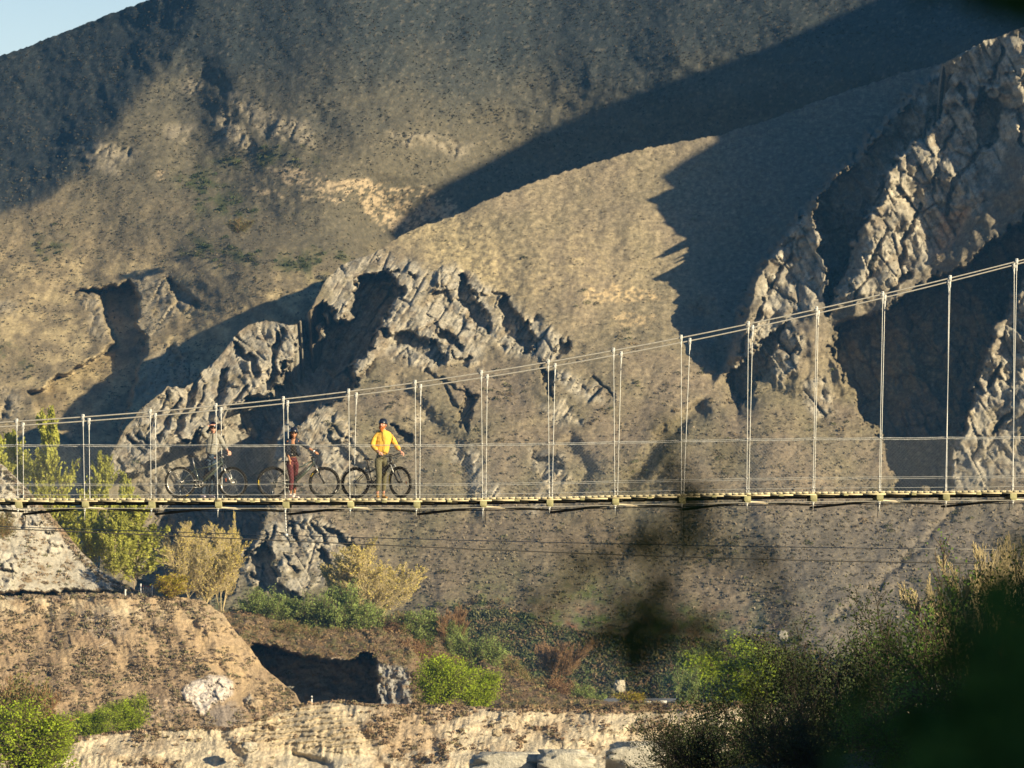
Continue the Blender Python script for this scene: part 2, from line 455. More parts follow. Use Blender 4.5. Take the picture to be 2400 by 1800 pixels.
def rockmask(X, Y):
    Xw, Yw = wpx(X, Y, 31, 13, 60)
    m = np.zeros(X.shape)
    for p in ROCK_POLY: m = np.maximum(m, inside(p, Xw, Yw, 14))
    m *= sstep(0.62 + 1.9 * fbm(X / 38, Y / 38, 4, 77) + 0.35)
    return m

def slabs(X, Y, tilt, seed, k=1.0):
    """fractured schist: tilted facets in four sizes, drawn out along the dip, over a broad uneven relief"""
    a, b = rot(X, Y, tilt)
    wa = a + 6 * fbm(a / 90, b / 140, 2, seed + 40); wb = b + 6 * fbm(a / 70, b / 80, 2, seed + 41)
    s = 0.6 * fbm(X / 90, Y / 80, 4, seed + 11)
    for wl, el, amp, sd in ((100, 1.6, 2.2, 0), (44, 2.4, 1.25, 5), (20, 2.6, 0.7, 10), (10, 2.0, 0.32, 15)):
        m = sstep(0.62 + 1.6 * fbm(a / (wl * 1.8), b / (wl * 2.2), 2, seed + sd + 3))
        h_, e_ = facets(wa / wl, wb / (wl * el), seed + sd, 1.1, 0.55, True)
        s = s + amp * m * (h_ - (0.9 * sstep(1 - e_ / 0.10) if wl < 50 else 0))
    return s * k

def depthM(X, Y, parts=False):
    base = 660 + 0.09 * (1650 - Y)
    base = base + 5.0 * fbm(X / 420, Y / 420, 3, 3) + 0.9 * fbm(X / 90, Y / 90, 3, 4)
    # the middle shoulder is a rounded spur, its right side turns into the gully
    Xw, Yw = wpx(X, Y, 11, 11, 55)
    g = inside(G_LINE, Xw, Yw, 10, 60)
    gd = 721 + 0.018 * (1000 - Y) - 0.012 * (X - 1900) - 0.05 * np.clip(X - 2240, 0, 170) * sstep((640 - Y) / 100) + 5 * fbm(X / 150, Y / 200, 3, 8)
    gd = gd + 7 * np.exp(-((X - 1850) / 100) ** 2 - ((Y - 600) / 170) ** 2) + 1.6 * fbm(X / 55, Y / 70, 3, 9)
    low = sstep((Y - 900) / 260)
    gd = gd * (1 - low) + base * low
    D = base * (1 - g) + np.minimum(gd, base) * g
    for ln, dp, wd in GULLIES:
        D = D + dp * np.exp(-(ldist(ln, Xw, Yw) / wd) ** 2)
    R = rockmask(X, Y)
    pit = np.zeros(X.shape)
    Xr = Xw + 8 * facets(X / 22, Y / 30, 81, 1.0, 0.6) + 4 * facets(X / 9, Y / 11, 83, 1.0, 0.6); Yr = Yw + 8 * facets(X / 26, Y / 24, 82, 1.0, 0.6)
    for poly, dp, s in PITS:
        sgn = sdist(poly, Xr, Yr, 40)
        pit = np.maximum(pit, dp * sstep(sgn / s * 0.5 + 0.5) * (0.45 + 0.55 * sstep((Y - 660) / 200) if dp > 25 else 1))
    for ln, dp, wd in CLEFTS:
        dl = ldist(ln, Xw, Yw)
        pit = np.maximum(pit, dp * sstep((wd - dl) / 4 + 0.5))
    # spires standing in the bowl
    for sp, top in SPIRES:
        k = inside(sp, Xw, Yw, 6)
        pit = pit * (1 - k) + np.minimum(pit, top) * k
    D = D + pit
    # rock relief: slabs dipping across the face, buttresses and blocks
    left = np.clip(sstep((860 - X) / 200) + sstep((X - 1650) / 100), 0, 1)
    D = D - np.maximum(R, 0.8 * sstep(pit / 6)) * (slabs(X, Y, 32, 21) * (1 - left) + slabs(X, Y, -28, 25) * left)
    D = D + (1 - R) * (0.08 * fbm(X / 9, Y / 7, 2, 41) + 0.28 * fbm(X / 28, Y / 22, 2, 43))
    if parts: return D, R, pit, g
    return D

SPIRES = [([(756, 690), (775, 668), (800, 668), (828, 690), (832, 745), (812, 760), (780, 735), (770, 760), (755, 735)], 6),
          ([(735, 760), (752, 745), (760, 790), (745, 800)], 8),
          ([(640, 1030), (668, 990), (700, 985), (690, 1040), (668, 1080), (650, 1140), (636, 1120)], 3),
          ([(455, 1030), (500, 1000), (520, 1010), (470, 1050)], 6)]

def colM(X, Y, R, pit, g):
    n1 = 0.8 * fbm(X / 160, Y / 120, 4, 51); n2 = fbm(X / 40, Y / 30, 4, 52); n3 = fbm(X / 12, Y / 9, 3, 53)
    c = mix(np.broadcast_to(C_SCRUB, X.shape + (3,)), C_OLIVE, sstep(0.5 + 1.5 * n1))
    up = sstep((1000 - Y + 160 * n1) / 330) * sstep((X - 850 + 60 * n2) / 140)
    c = mix(c, C_TAN, up * (0.55 + 0.25 * n2 + 0.5 * n3))
    gold = np.exp(-((X - 1090 + (Y - 590) * -0.7) / 110) ** 2 - ((Y - 600) / 90) ** 2)
    gold = np.maximum(gold, 0.35 * np.exp(-((X - 1330) / 200) ** 2 - ((Y - 620) / 110) ** 2) * sstep(0.5 + 2 * n2))
    c = mix(c, C_GOLD, np.clip(gold * (0.8 + 1.8 * n3), 0, 1))
    c = mix(c, C_GREEN, sstep((Y - 1330 + 120 * n1) / 160) * sstep(0.35 + 1.6 * n2))
    c = mix(c, (0.20, 0.10, 0.06), sstep((Y - 1380) / 100) * sstep(-0.2 - 2.0 * n2 + n1) * (X > 1050))
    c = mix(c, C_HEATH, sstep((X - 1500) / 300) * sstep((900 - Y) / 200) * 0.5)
    c = mix(c, (0.19, 0.165, 0.14), sstep((X - 1620 + 100 * n1) / 300) * sstep((Y - 1130) / 120) * 0.8)
    sp = sstep((n3 - 0.28) * 8) * (1 - R) * 0.35
    c = mix(c, C_TAN, sp)
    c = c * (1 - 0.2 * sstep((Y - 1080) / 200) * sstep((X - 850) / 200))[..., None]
    rc = mix(np.broadcast_to(C_ROCK, X.shape + (3,)), (0.37, 0.31, 0.22), sstep(0.1 + 1.4 * n1))
    rc = mix(rc, C_ROCKD, sstep(-0.1 + 2.2 * n2) * 0.6)
    rc = mix(rc, C_SCRUB, sstep((n2 - 0.12) * 6) * 0.6)
    sa_, sb_ = rot(X, Y, -28); sc_, sd_ = rot(X, Y, 32); lf = np.clip(sstep((860 - X) / 200) + sstep((X - 1650) / 100), 0, 1)
    bed = fbm(sa_ / 7, sb_ / 90, 3, 55) * lf + fbm(sc_ / 7, sd_ / 90, 3, 56) * (1 - lf)
    rc = rc * (1 + 0.7 * bed)[..., None]
    rust = inside([(2190, 560), (2210, 500), (2270, 490), (2250, 560), (2200, 620)], X, Y, 14)
    rc = mix(rc, (0.5, 0.30, 0.16), rust * 0.8)
    scars = np.maximum(inside([(1360, 690), (1440, 670), (1560, 690), (1540, 705), (1400, 710)], *wpx(X, Y, 91, 14, 25), 6), 0.8 * inside([(1440, 730), (1540, 735), (1520, 760), (1450, 765)], *wpx(X, Y, 92, 14, 25), 6))
    c = mix(c, C_SAND, scars * sstep(0.5 + 2.5 * n3))
    c = mix(c, rc, R)
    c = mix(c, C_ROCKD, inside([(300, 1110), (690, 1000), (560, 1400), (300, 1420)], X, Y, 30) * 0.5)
    return c * (1 + 0.35 * n3)[..., None]

H_CREST = [(-700, 420), (-300, 250), (0, 130), (60, 112), (130, 82), (200, 55), (260, 32), (330, 6), (420, -26), (600, -80), (900, -150), (1400, -230), (3000, -420)]
SPUR = [(470, -40), (455, 60), (400, 140), (340, 230), (265, 320), (210, 400), (120, 470), (0, 510), (-300, 600)]
H_ROCK = [[(180, 340), (230, 325), (330, 370), (300, 385), (240, 370)], [(190, 370), (250, 360), (290, 400), (280, 415), (220, 400)], [(500, 280), (540, 265), (600, 330), (590, 348), (520, 330)],
          [(530, 205), (620, 250), (720, 290), (740, 335), (700, 345), (610, 315), (580, 280)], [(425, 210), (450, 170), (470, 200), (450, 225)], [(395, 300), (450, 295), (440, 330), (400, 325)],
          [(900, 310), (1000, 305), (1110, 345), (1080, 370), (1000, 345), (930, 335)],
          [(300, 665), (330, 640), (400, 640), (440, 680), (470, 720), (400, 740), (360, 800), (330, 860), (300, 800), (320, 740)], [(195, 690), (235, 690), (260, 770), (250, 795), (215, 780), (205, 730)],
          [(0, 700), (40, 710), (40, 745), (0, 740)], [(0, 900), (50, 920), (55, 960), (30, 985), (0, 985)], [(355, 835), (420, 800), (470, 860), (440, 930), (350, 960), (310, 930)]]
H_SAND = [[(620, 392), (700, 395), (790, 425), (860, 418), (900, 440), (1000, 440), (1060, 470), (1080, 500), (1030, 530), (940, 545), (900, 540), (860, 500), (830, 460), (760, 450), (680, 430)],
          [(580, 440), (680, 455), (830, 465), (800, 475), (660, 465)], [(360, 400), (385, 405), (380, 420), (362, 415)]]
H_BUSH = [[(400, 400), (480, 400), (560, 440), (600, 500), (540, 520), (470, 500), (430, 450)], [(480, 360), (640, 350), (760, 380), (650, 390), (520, 385)], [(70, 570), (150, 545), (170, 575), (110, 610), (80, 600)],
          [(400, 555), (470, 548), (520, 570), (640, 600), (800, 580), (840, 610), (760, 660), (640, 630), (520, 610), (420, 590)], [(0, 820), (50, 815), (70, 850), (30, 880), (0, 870)]]

def depthH(X, Y, parts=False):
    D = 785 + 21 * sstep((X - 780) / 500) + 0.10 * (860 - Y) - 0.008 * (X - 200) - 0.03 * (X - 400) * sstep((560 - Y) / 500)
    D = D - 16 * np.exp(-((X - 700) / 260) ** 2 - ((Y - 640) / 170) ** 2)
    D = D + 5 * fbm(X / 420, Y / 360, 3, 61) + 0.8 * fbm(X / 110, Y / 100, 3, 62)
    Xw, Yw = wpx(X, Y, 63, 12, 70)
    # the spur on the left: its far side drops away
    xs = np.interp(Yw, [p[1] for p in SPUR], [p[0] for p in SPUR])
    D = D + sstep((xs - Xw) / 150) * 3 * sstep((540 - Y) / 120) * np.clip((xs - Xw) / 400 + 0.7, 0, 1.4)
    D = D + 0.050 * np.maximum(0, xs - Xw) * sstep((560 - Y) / 150)
    D = D + 15 * np.exp(-((X - 920) / 110) ** 2 - ((Y - 540) / 90) ** 2)
    # main gully
    for ln, dp, wd in [([(440, 250), (470, 380), (560, 470), (700, 560), (860, 640)], 5, 80), ([(470, 170), (520, 280), (600, 380)], 1.2, 40), ([(770, 300), (840, 420), (880, 560)], 1.5, 50)]:
        D = D + dp * np.exp(-(ldist(ln, Xw, Yw) / wd) ** 2)
    for poly, dp, s in [([(188, 684), (308, 660), (322, 700), (318, 760), (345, 800), (318, 900), (290, 1000), (240, 1100), (110, 1000), (70, 920), (180, 862), (268, 800), (262, 770), (240, 730), (228, 690)], 9, 4), ([(385, 652), (400, 645), (440, 700), (470, 722), (450, 725), (420, 700)], 3, 3)]:
        D = D + dp * inside(poly, Xw, Yw, s)
    R = np.zeros(X.shape)
    for p in H_ROCK: R = np.maximum(R, inside(p, Xw, Yw, 12))
    R *= sstep(0.9 + 2 * fbm(X / 22, Y / 16, 3, 66))
    D = D - R * slabs(X, Y, 30, 67, 0.8)
    D = D + (1 - R) * (0.10 * fbm(X / 10, Y / 8, 2, 69) + 0.5 * fbm(X / 36, Y / 30, 2, 70))
    if parts: return D, R
    return D

def colH(X, Y, R):
    n1 = fbm(X / 220, Y / 130, 4, 71); n2 = fbm(X / 50, Y / 34, 4, 72); n3 = fbm(X / 12, Y / 8, 3, 73)
    c = np.broadcast_to((0.115, 0.10, 0.07), X.shape + (3,))
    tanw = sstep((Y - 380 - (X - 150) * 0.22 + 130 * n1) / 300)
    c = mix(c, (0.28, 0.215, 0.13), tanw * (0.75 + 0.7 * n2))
    c = mix(c, (0.040, 0.047, 0.048), np.maximum(sstep((380 - Y + 150 * n1) / 320) * sstep((X - 250) / 200), sstep((np.interp(Y, [p[1] for p in SPUR], [p[0] for p in SPUR]) - X) / 60)) * 0.93)  # heath colour with the shade of upper slope and spur flank mixed in
    c = mix(c, C_GOLD, sstep((Y - 560 + 60 * n2) / 120) * sstep(0.35 + 2.2 * n2 + n1) * 0.6)
    Xw, Yw = wpx(X, Y, 75, 16, 30)
    b = np.zeros(X.shape)
    for p in H_BUSH: b = np.maximum(b, inside(p, Xw, Yw, 20))
    c = mix(c, (0.075, 0.08, 0.04), b * sstep(0.5 + 3 * n2 + n3))
    s = np.zeros(X.shape)
    Xw, Yw = wpx(X, Y, 76, 9, 22)
    for p in H_SAND: s = np.maximum(s, inside(p, Xw, Yw, 5))
    s = s * sstep(0.55 + 3.4 * n3 + 2.4 * n2)
    c = mix(c, (0.37, 0.285, 0.185), s)
    c = mix(c, (0.27, 0.23, 0.17), R * 0.8)
    c = mix(c, (0.24, 0.19, 0.13), sstep((n3 - 0.25) * 8) * 0.22)
    return c * (1 + 0.35 * n3)[..., None]

def hill_mesh(name, crest, x0, x1, step, ybot, nrow, depthf, colf, matl, label, back=60, jag=3, skirt=True, jsc=18):
    xs = np.arange(x0, x1 + step, step)
    yc = pl(crest, xs) + jag * fbm(xs / jsc, xs * 0 + 3.3, 4, 5, 0.7) * 2
    t = np.linspace(0, 1, nrow)
    X = np.broadcast_to(xs, (nrow, len(xs))).copy()
    Y = ybot + (yc[None, :] - ybot) * t[:, None]
    D, col = depthf(X, Y), None
    out = colf(X, Y)
    D, col = out
    V = PV(X, Y, D)
    if skirt:   # the far side of the ridge falls away
        last = V[-1]
        extra = []
        for k, (dy, dz) in enumerate([(0.05, -0.0), (0.25, -0.10), (0.6, -0.40), (1.0, -0.9)]):
            e = last.copy(); e[:, 1] += back * dy; e[:, 2] += back * dz; extra.append(e)
        V = np.concatenate([V, np.stack(extra)], 0)
        col = np.concatenate([col, np.broadcast_to(col[-1], (4,) + col[-1].shape)], 0)
    nr, nc = V.shape[:2]
    i = np.arange(nr - 1)[:, None] * nc + np.arange(nc - 1)[None, :]
    Q = np.stack([i, i + 1, i + 1 + nc, i + nc], -1).reshape(-1, 4)
    o = mesh_np(name, V.reshape(-1, 3), Q, matl, None, np.clip(col.reshape(-1, 3), 0.01, 0.8), False)
    tag(o, label, 'hill', None, 'structure')
    return o

mt_far = terrain_mat('far_hill_ground', 1.1, 3.0, 0.36, 0.55, 0.4, 1.6)
mt_mid = terrain_mat('crag_ground', 1.5, 4.5, 0.48, 0.5, 0.3, 2.2)
mt_near = terrain_mat('bank_ground', 2.8, 8.0, 0.35, 0.9, 0.3, 3.0)

def cfM(X, Y):
    D, R, pit, g = depthM(X, Y, True); return D, colM(X, Y, R, pit, g)
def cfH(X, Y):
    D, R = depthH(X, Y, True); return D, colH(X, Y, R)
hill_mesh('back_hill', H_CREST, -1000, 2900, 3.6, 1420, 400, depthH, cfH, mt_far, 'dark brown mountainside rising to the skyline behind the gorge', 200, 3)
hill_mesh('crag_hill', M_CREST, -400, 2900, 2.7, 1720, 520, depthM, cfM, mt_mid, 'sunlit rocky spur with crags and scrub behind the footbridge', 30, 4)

# ---- unseen ridge added outside the frame to the right, crest shaped to shadow the hillside
def qw(p):
    q = p[..., 0] * ca + p[..., 1] * sa; r = p[..., 0] * sa - p[..., 1] * ca
    return q, p[..., 2] - te * r
HB = np.array([(908, 546), (945, 505), (985, 468), (1040, 430), (1150, 370), (1300, 290), (1500, 240), (1650, 195), (1800, 110), (1900, 60), (2050, 0), (2250, -80)], float)
MBD = np.array([(1600, 440), (1545, 412), (1600, 372), (1650, 340), (1688, 319)], float)
qh, wh = qw(PV(HB[:, 0], HB[:, 1], depthH(HB[:, 0], HB[:, 1])))
qm, wm = qw(PV(MBD[:, 0], MBD[:, 1], depthM(MBD[:, 0], MBD[:, 1])))
print('K profile', [(round(a), round(b)) for a, b in zip(list(qm) + list(qh), list(wm) + list(wh))])
qs = np.concatenate([qm, qh]); ws = np.concatenate([wm, wh])
o_ = np.argsort(qs); qs = qs[o_]; ws = np.maximum.accumulate(ws[o_])
def ridge_caster(name, q0, q1, rr, prof, half, label, step=2.0, nz=2.0, colr=C_SCRUB):
    q = np.arange(q0, q1, step)
    top = prof(q) + te * rr + nz * fbm(q / 12, q * 0 + 1, 4, 15)
    rows = []
    for f, h in [(-1.0, -0.15), (-0.7, 0.15), (-0.4, 0.5), (-0.18, 0.82), (0.0, 1.0), (0.18, 0.82), (0.4, 0.5), (0.7, 0.2), (1.0, -0.15)]:
        r = rr + f * half + 2 * fbm(q / 20, q * 0 + f * 9, 3, 16)
        z = (top + 12) * h - 12
        rows.append(np.stack([q * ca + r * sa, q * sa - r * ca, z], -1))
    V = np.stack(rows)
    nr, nc = V.shape[:2]
    i = np.arange(nr - 1)[:, None] * nc + np.arange(nc - 1)[None, :]
    Q = np.stack([i, i + nc, i + 1 + nc, i + 1], -1).reshape(-1, 4)
    col = np.broadcast_to(colr, (nr * nc, 3)) * (1 + 0.3 * fbm(V[..., 0] / 6, V[..., 2] / 6, 3, 17)).reshape(-1, 1)
    o = mesh_np(name, V.reshape(-1, 3), Q, mt_mid, None, col, True)
    tag(o, label, 'hill', None, 'structure')
K_R = -335
def kprof(q):
    return np.interp(q, np.concatenate([[qs[0] - 14, qs[0] - 6], qs, [qs[-1] + 40, 900]]), np.concatenate([[60, ws[0] - 25], ws, [ws[-1] + 25, ws[-1] + 60]]))

ridge_caster('shade_hill', qs[0] - 14, 860, K_R, kprof, 48, 'unseen steep ridge added beyond the right edge, shaped to shade the hillside', 2.0, 0.4)
# ------------------------------------------------------------------ nearer banks
C_CREST = [(-1100, 700), (-600, 840), (-300, 950), (-120, 1030), (0, 1085), (55, 1140), (100, 1190), (150, 1245), (190, 1295), (240, 1342), (300, 1374), (345, 1393), (400, 1400), (452, 1402), (480, 1412), (520, 1440), (552, 1482), (585, 1520), (612, 1560),
           (650, 1592), (690, 1625), (706, 1655), (730, 1690), (760, 1720), (800, 1760), (900, 1790)]
def depthC(X, Y, parts=False):
    Xw, Yw = wpx(X, Y, 101, 8, 50)
    D = 430 + 0.052 * (1700 - Y)
    D = D + 14 * sstep((1398 - Yw) / 8) * sstep((420 - X) / 60)          # the flat bench above the bank
    D = D + 0.035 * np.maximum(0, X - pl([(1300, 380), (1400, 430), (1480, 470), (1560, 500), (1650, 560), (1750, 640)], Yw))
    D = D - 0.035 * np.maximum(0, 330 - X) * sstep((1396 - Yw) / 14)
    D = D + 1.8 * fbm(X / 170, Y / 150, 3, 102) + 0.28 * fbm(X / 50, Y / 60, 3, 103) + 0.10 * fbm(X / 9, Y / 7, 2, 104) - 0.22 * ridged((X - 0.25 * Y) / 26, Y / 150, 3, 108)
    for ln, dp, wd in [([(430, 1412), (470, 1500), (560, 1640), (600, 1700)], 0.9, 16), ([(210, 1400), (230, 1470), (300, 1560)], 0.45, 14), ([(330, 1400), (360, 1480), (380, 1600)], 0.35, 14), ([(120, 1400), (110, 1500)], 0.3, 16)]:
        D = D + dp * np.exp(-(ldist(ln, Xw, Yw) / wd) ** 2)
    R = np.zeros(X.shape)
    for p in [[(100, 1235), (140, 1250), (150, 1290), (125, 1300), (105, 1270)], [(0, 1090), (60, 1150), (110, 1240), (60, 1235), (0, 1180)], [(0, 1290), (40, 1300), (30, 1400), (0, 1400)], [(570, 1640), (590, 1630), (600, 1650), (580, 1660)]]:
        R = np.maximum(R, inside(p, Xw, Yw, 8))
    R = R * sstep(0.8 + 2 * fbm(X / 20, Y / 20, 3, 105))
    W = inside([(425, 1622), (445, 1598), (490, 1583), (526, 1585), (546, 1600), (543, 1626), (522, 1644), (497, 1649), (482, 1672), (467, 1672), (452, 1655), (436, 1640)], X * 0.7 + Xw * 0.3, Y * 0.7 + Yw * 0.3, 4)
    D = D - 1.2 * R * (0.5 + facets(X / 30, Y / 20, 106, 0.9, 0.5)) - W * (0.35 + 0.40 * facets((X - Y) / 34, (X + Y) / 26, 107, 0.9, 0.4) + 0.3 * facets(X / 12, Y / 7, 109, 0.9, 0.4))
    if parts: return D, R, W
    return D
def cfC(X, Y):
    D, R, W = depthC(X, Y, True)
    n1 = fbm(X / 120, Y / 90, 4, 111); n2 = fbm(X / 35, Y / 28, 4, 112); n3 = fbm(X / 9, Y / 7, 3, 113)
    c = np.broadcast_to((0.40, 0.29, 0.18), X.shape + (3,))
    c = mix(c, (0.28, 0.195, 0.125), sstep(0.5 + 1.8 * n1 + n2) * 0.75)
    cr = np.exp(-((Y - 1418 - 0.06 * np.maximum(0, X - 200)) / 28) ** 2)
    c = mix(c, C_CREAM, np.clip(cr * (0.6 + 2 * n2), 0, 1))
    e = sstep((X - pl([(1400, 330), (1600, 470), (1760, 620)], Y) + 80 * n1) / 60)
    c = mix(c, (0.46, 0.33, 0.19), e * sstep(0.5 + 1.8 * n2) * 0.9)
    c = mix(c, (0.38, 0.31, 0.24), inside([(190, 1440), (260, 1430), (290, 1470), (250, 1500), (200, 1480)], *wpx(X, Y, 8, 14, 30), 14) * 0.8)
    sc = sstep((1392 - Y) / 10)
    scree = mix(np.broadcast_to((0.42, 0.38, 0.31), X.shape + (3,)), (0.22, 0.16, 0.10), sstep(-0.15 + 2.2 * n2 + n3))
    scree = mix(scree, (0.30, 0.20, 0.12), sstep((X - pl([(1100, 40), (1250, 120), (1390, 300)], Y)) / 30))
    c = mix(c, scree, sc)
    c = mix(c, (0.30, 0.25, 0.21), inside([(470, 1660), (540, 1640), (580, 1690), (540, 1740), (480, 1740)], *wpx(X, Y, 9, 10, 30), 12) * 0.8)
    c = mix(c, (0.48, 0.37, 0.27), inside([(330, 1655), (430, 1630), (460, 1660), (400, 1690), (340, 1690)], *wpx(X, Y, 10, 12, 25), 8) * 0.7 * sstep(0.6 + 2 * n3))
    c = mix(c, (0.50, 0.45, 0.37), R)
    c = mix(c, (0.68, 0.59, 0.51), W * (0.9 + 0.3 * n2))
    return D, c * (1 + 0.4 * n3)[..., None]
hill_mesh('left_bank', C_CREST, -1000, 890, 2.4, 2300, 400, depthC, cfC, mt_near, 'bare brown bank with a pale eroded rim on the left', 40, 3.0)

E_CREST = [(300, 1500), (480, 1440), (560, 1428), (640, 1430), (760, 1440), (930, 1448), (1000, 1470), (1060, 1500), (1120, 1540), (1180, 1575), (1250, 1605), (1340, 1634), (1450, 1646), (1700, 1650), (2600, 1640)]
WALL = [(590, 1506), (640, 1516), (700, 1532), (770, 1548), (800, 1552), (850, 1530), (876, 1532), (884, 1560), (880, 1600), (886, 1660), (560, 1700), (560, 1560)]
def depthE(X, Y, parts=False):
    Xw, Yw = wpx(X, Y, 121, 6, 35)
    wall_top = pl([(560, 1500), (700, 1535), (880, 1545), (960, 1560), (1000, 1620), (1100, 1680)], X)
    D = 472 + 0.035 * (1650 - Y) + 0.30 * np.maximum(0, wall_top - Yw) * sstep((1150 - X) / 100) + 0.22 * np.maximum(0, 1650 - Y) * sstep((X - 1050) / 100)
    D = D + 2 * fbm(X / 120, Y / 60, 3, 122) + 0.35 * fbm(X / 22, Y / 14, 3, 123)
    pit = 14.5 * inside(WALL, Xw, Yw, 3)
    R = inside([(560, 1540), (885, 1525), (960, 1560), (962, 1680), (560, 1700)], Xw, Yw, 8) * sstep((Yw - wall_top) / 10)
    a, b = rot(X, Y, 80)
    D = D + pit - R * (1 - 0.65 * (pit > 5)) * (0.7 * facets(X / 24, Y / 46, 124, 0.9, 0.5) + 0.35 * facets(X / 10, Y / 20, 128, 0.9, 0.5) + 0.3 * fbm(X / 6, Y / 8, 2, 125))
    if parts: return D, R, pit
    return D
def cfE(X, Y):
    D, R, pit = depthE(X, Y, True)
    n2 = fbm(X / 35, Y / 20, 4, 131); n3 = fbm(X / 8, Y / 6, 3, 132)
    c = mix(np.broadcast_to((0.22, 0.15, 0.09), X.shape + (3,)), (0.16, 0.14, 0.06), sstep(0.3 + 2.5 * n2))
    c = mix(c, (0.30, 0.22, 0.13), sstep(3 * n3) * 0.4)
    c = mix(c, (0.33, 0.31, 0.28), R * sstep(0.9 + 1.6 * n2))
    return D, c * (1 + 0.35 * n3)[..., None]
hill_mesh('middle_bench', E_CREST, 330, 2600, 2.6, 1730, 130, depthE, cfE, mt_near, 'brown terrace with a sheer dark rock cutting', 60, 1.5)

B_CREST = [(-300, 1790), (0, 1775), (150, 1742), (215, 1722), (300, 1712), (380, 1706), (455, 1702), (545, 1704), (590, 1690), (640, 1668), (690, 1652), (760, 1643), (800, 1640), (850, 1648),
           (960, 1652), (1100, 1655), (1200, 1661), (1320, 1664), (1440, 1666), (1560, 1664), (1650, 1658), (1800, 1650), (2600, 1640)]
def depthB(X, Y, parts=False):
    Xw, Yw = wpx(X, Y, 141, 6, 45)
    D = 372 + 0.034 * (1740 - Y) + 1.3 * fbm(X / 150, Y / 70, 3, 142) + 0.22 * fbm(X / 34, Y / 26, 3, 143) - 0.18 * ridged((X + 0.2 * Y) / 22, Y / 90, 3, 145)
    st = inside([(620, 1670), (700, 1655), (790, 1650), (830, 1690), (880, 1750), (800, 1765), (640, 1750), (560, 1720)], Xw, Yw, 14)
    yy = (Yw + 0.10 * (X - 700)) / 13
    D = D - st * 0.32 * (yy - np.floor(yy)) ** 2
    for ln, dp, wd in [([(800, 1645), (850, 1720), (900, 1800)], 0.6, 14), ([(520, 1720), (560, 1780)], 0.6, 14), ([(1000, 1690), (1030, 1800)], 0.4, 14), ([(690, 1770), (760, 1790)], 0.8, 8)]:
        D = D + dp * np.exp(-(ldist(ln, Xw, Yw) / wd) ** 2)
    D = D + 0.10 * fbm(X / 7, Y / 6, 2, 144)
    if parts: return D, st
    return D
def cfB(X, Y):
    D, st = depthB(X, Y, True)
    n1 = fbm(X / 140, Y / 60, 4, 151); n2 = fbm(X / 30, Y / 22, 4, 152); n3 = fbm(X / 8, Y / 6, 3, 153)
    c = mix(np.broadcast_to((0.55, 0.46, 0.33), X.shape + (3,)), (0.38, 0.285, 0.19), sstep(0.15 + 2.2 * n1 + 1.2 * n2) * 0.75)
    c = mix(c, (0.36, 0.24, 0.14), sstep((X - 840) / 60) * sstep((1100 - X) / 120) * 0.6)
    c = mix(c, C_CREAM, st * 0.8)
    yy = (Y + 0.10 * (X - 700)) / 13
    c = mix(c, (0.30, 0.22, 0.13), st * sstep(((yy - np.floor(yy)) - 0.75) * 6) * 0.6)
    c = mix(c, (0.55, 0.49, 0.38), sstep((Y - 1752 + 30 * n2) / 22) * sstep((X - 560) / 100) * sstep(0.4 + n2) * 0.8)
    c = mix(c, (0.20, 0.13, 0.08), np.exp(-((Y - pl(B_CREST, X)) / 5) ** 2) * 0.8)
    return D, c * (1 + 0.35 * n3)[..., None]
o = hill_mesh('front_bank', B_CREST, -1000, 2600, 2.6, 2100, 200, depthB, cfB, mt_near, 'cream eroded bank along the bottom of the view', 30, 1.2)

# river bed / low ground that reaches the horizon, never seen over the banks from here
def sheet():
    xs = np.concatenate([-np.geomspace(4000, 40, 24), np.linspace(-30, 30, 7), np.geomspace(40, 4000, 24)])
    ys = np.concatenate([-np.geomspace(4000, 40, 20), np.linspace(-30, 900, 60), np.geomspace(950, 4000, 16)])
    X, Y = np.meshgrid(xs, ys)
    Z = -34 + 2.5 * fbm(X / 60, Y / 60, 3, 161)
    V = np.stack([X, Y, Z], -1); nr, nc = X.shape
    i = np.arange(nr - 1)[:, None] * nc + np.arange(nc - 1)[None, :]
    o = mesh_np('ground', V.reshape(-1, 3), np.stack([i, i + 1, i + 1 + nc, i + nc], -1).reshape(-1, 4), mt_near, None, np.broadcast_to((0.2, 0.16, 0.11), (nr * nc, 3)), True)
    tag(o, 'brown valley floor far below', 'ground', None, 'structure')
sheet()

def bankz(x, y):
    z = -2.05 + 0.20 * np.maximum(0, x - 0.5) ** 1.02 - 0.010 * y * (x < 3) + 0.12 * fbm(x / 2.2, y / 2.5, 4, 171)
    z = z - 3.0 * np.maximum(0, -0.8 - x) * 0.5 - 2.4 * np.maximum(0, y - 106)
    return np.maximum(z, -34)
def bank():
    xs = np.concatenate([np.linspace(-30, -2, 30), np.arange(-1.8, 14, 0.2), np.linspace(14.5, 60, 50)])
    ys = np.concatenate([np.linspace(-60, 0, 30), np.arange(0.5, 125, 0.6), np.linspace(126, 140, 5)])
    X, Y = np.meshgrid(xs, ys); Z = bankz(X, Y)
    V = np.stack([X, Y, Z], -1); nr, nc = X.shape
    i = np.arange(nr - 1)[:, None] * nc + np.arange(nc - 1)[None, :]
    n = fbm(X / 1.5, Y / 1.5, 4, 172)
    c = mix(np.broadcast_to((0.10, 0.085, 0.05), X.shape + (3,)), (0.07, 0.09, 0.035), sstep(0.5 + 2 * n))
    o = mesh_np('near_bank', V.reshape(-1, 3), np.stack([i, i + 1, i + 1 + nc, i + nc], -1).reshape(-1, 4), mt_near, None, c.reshape(-1, 3), True)
    tag(o, 'dark grassy bank under the shaded thicket', 'bank', None, 'structure')
bank()
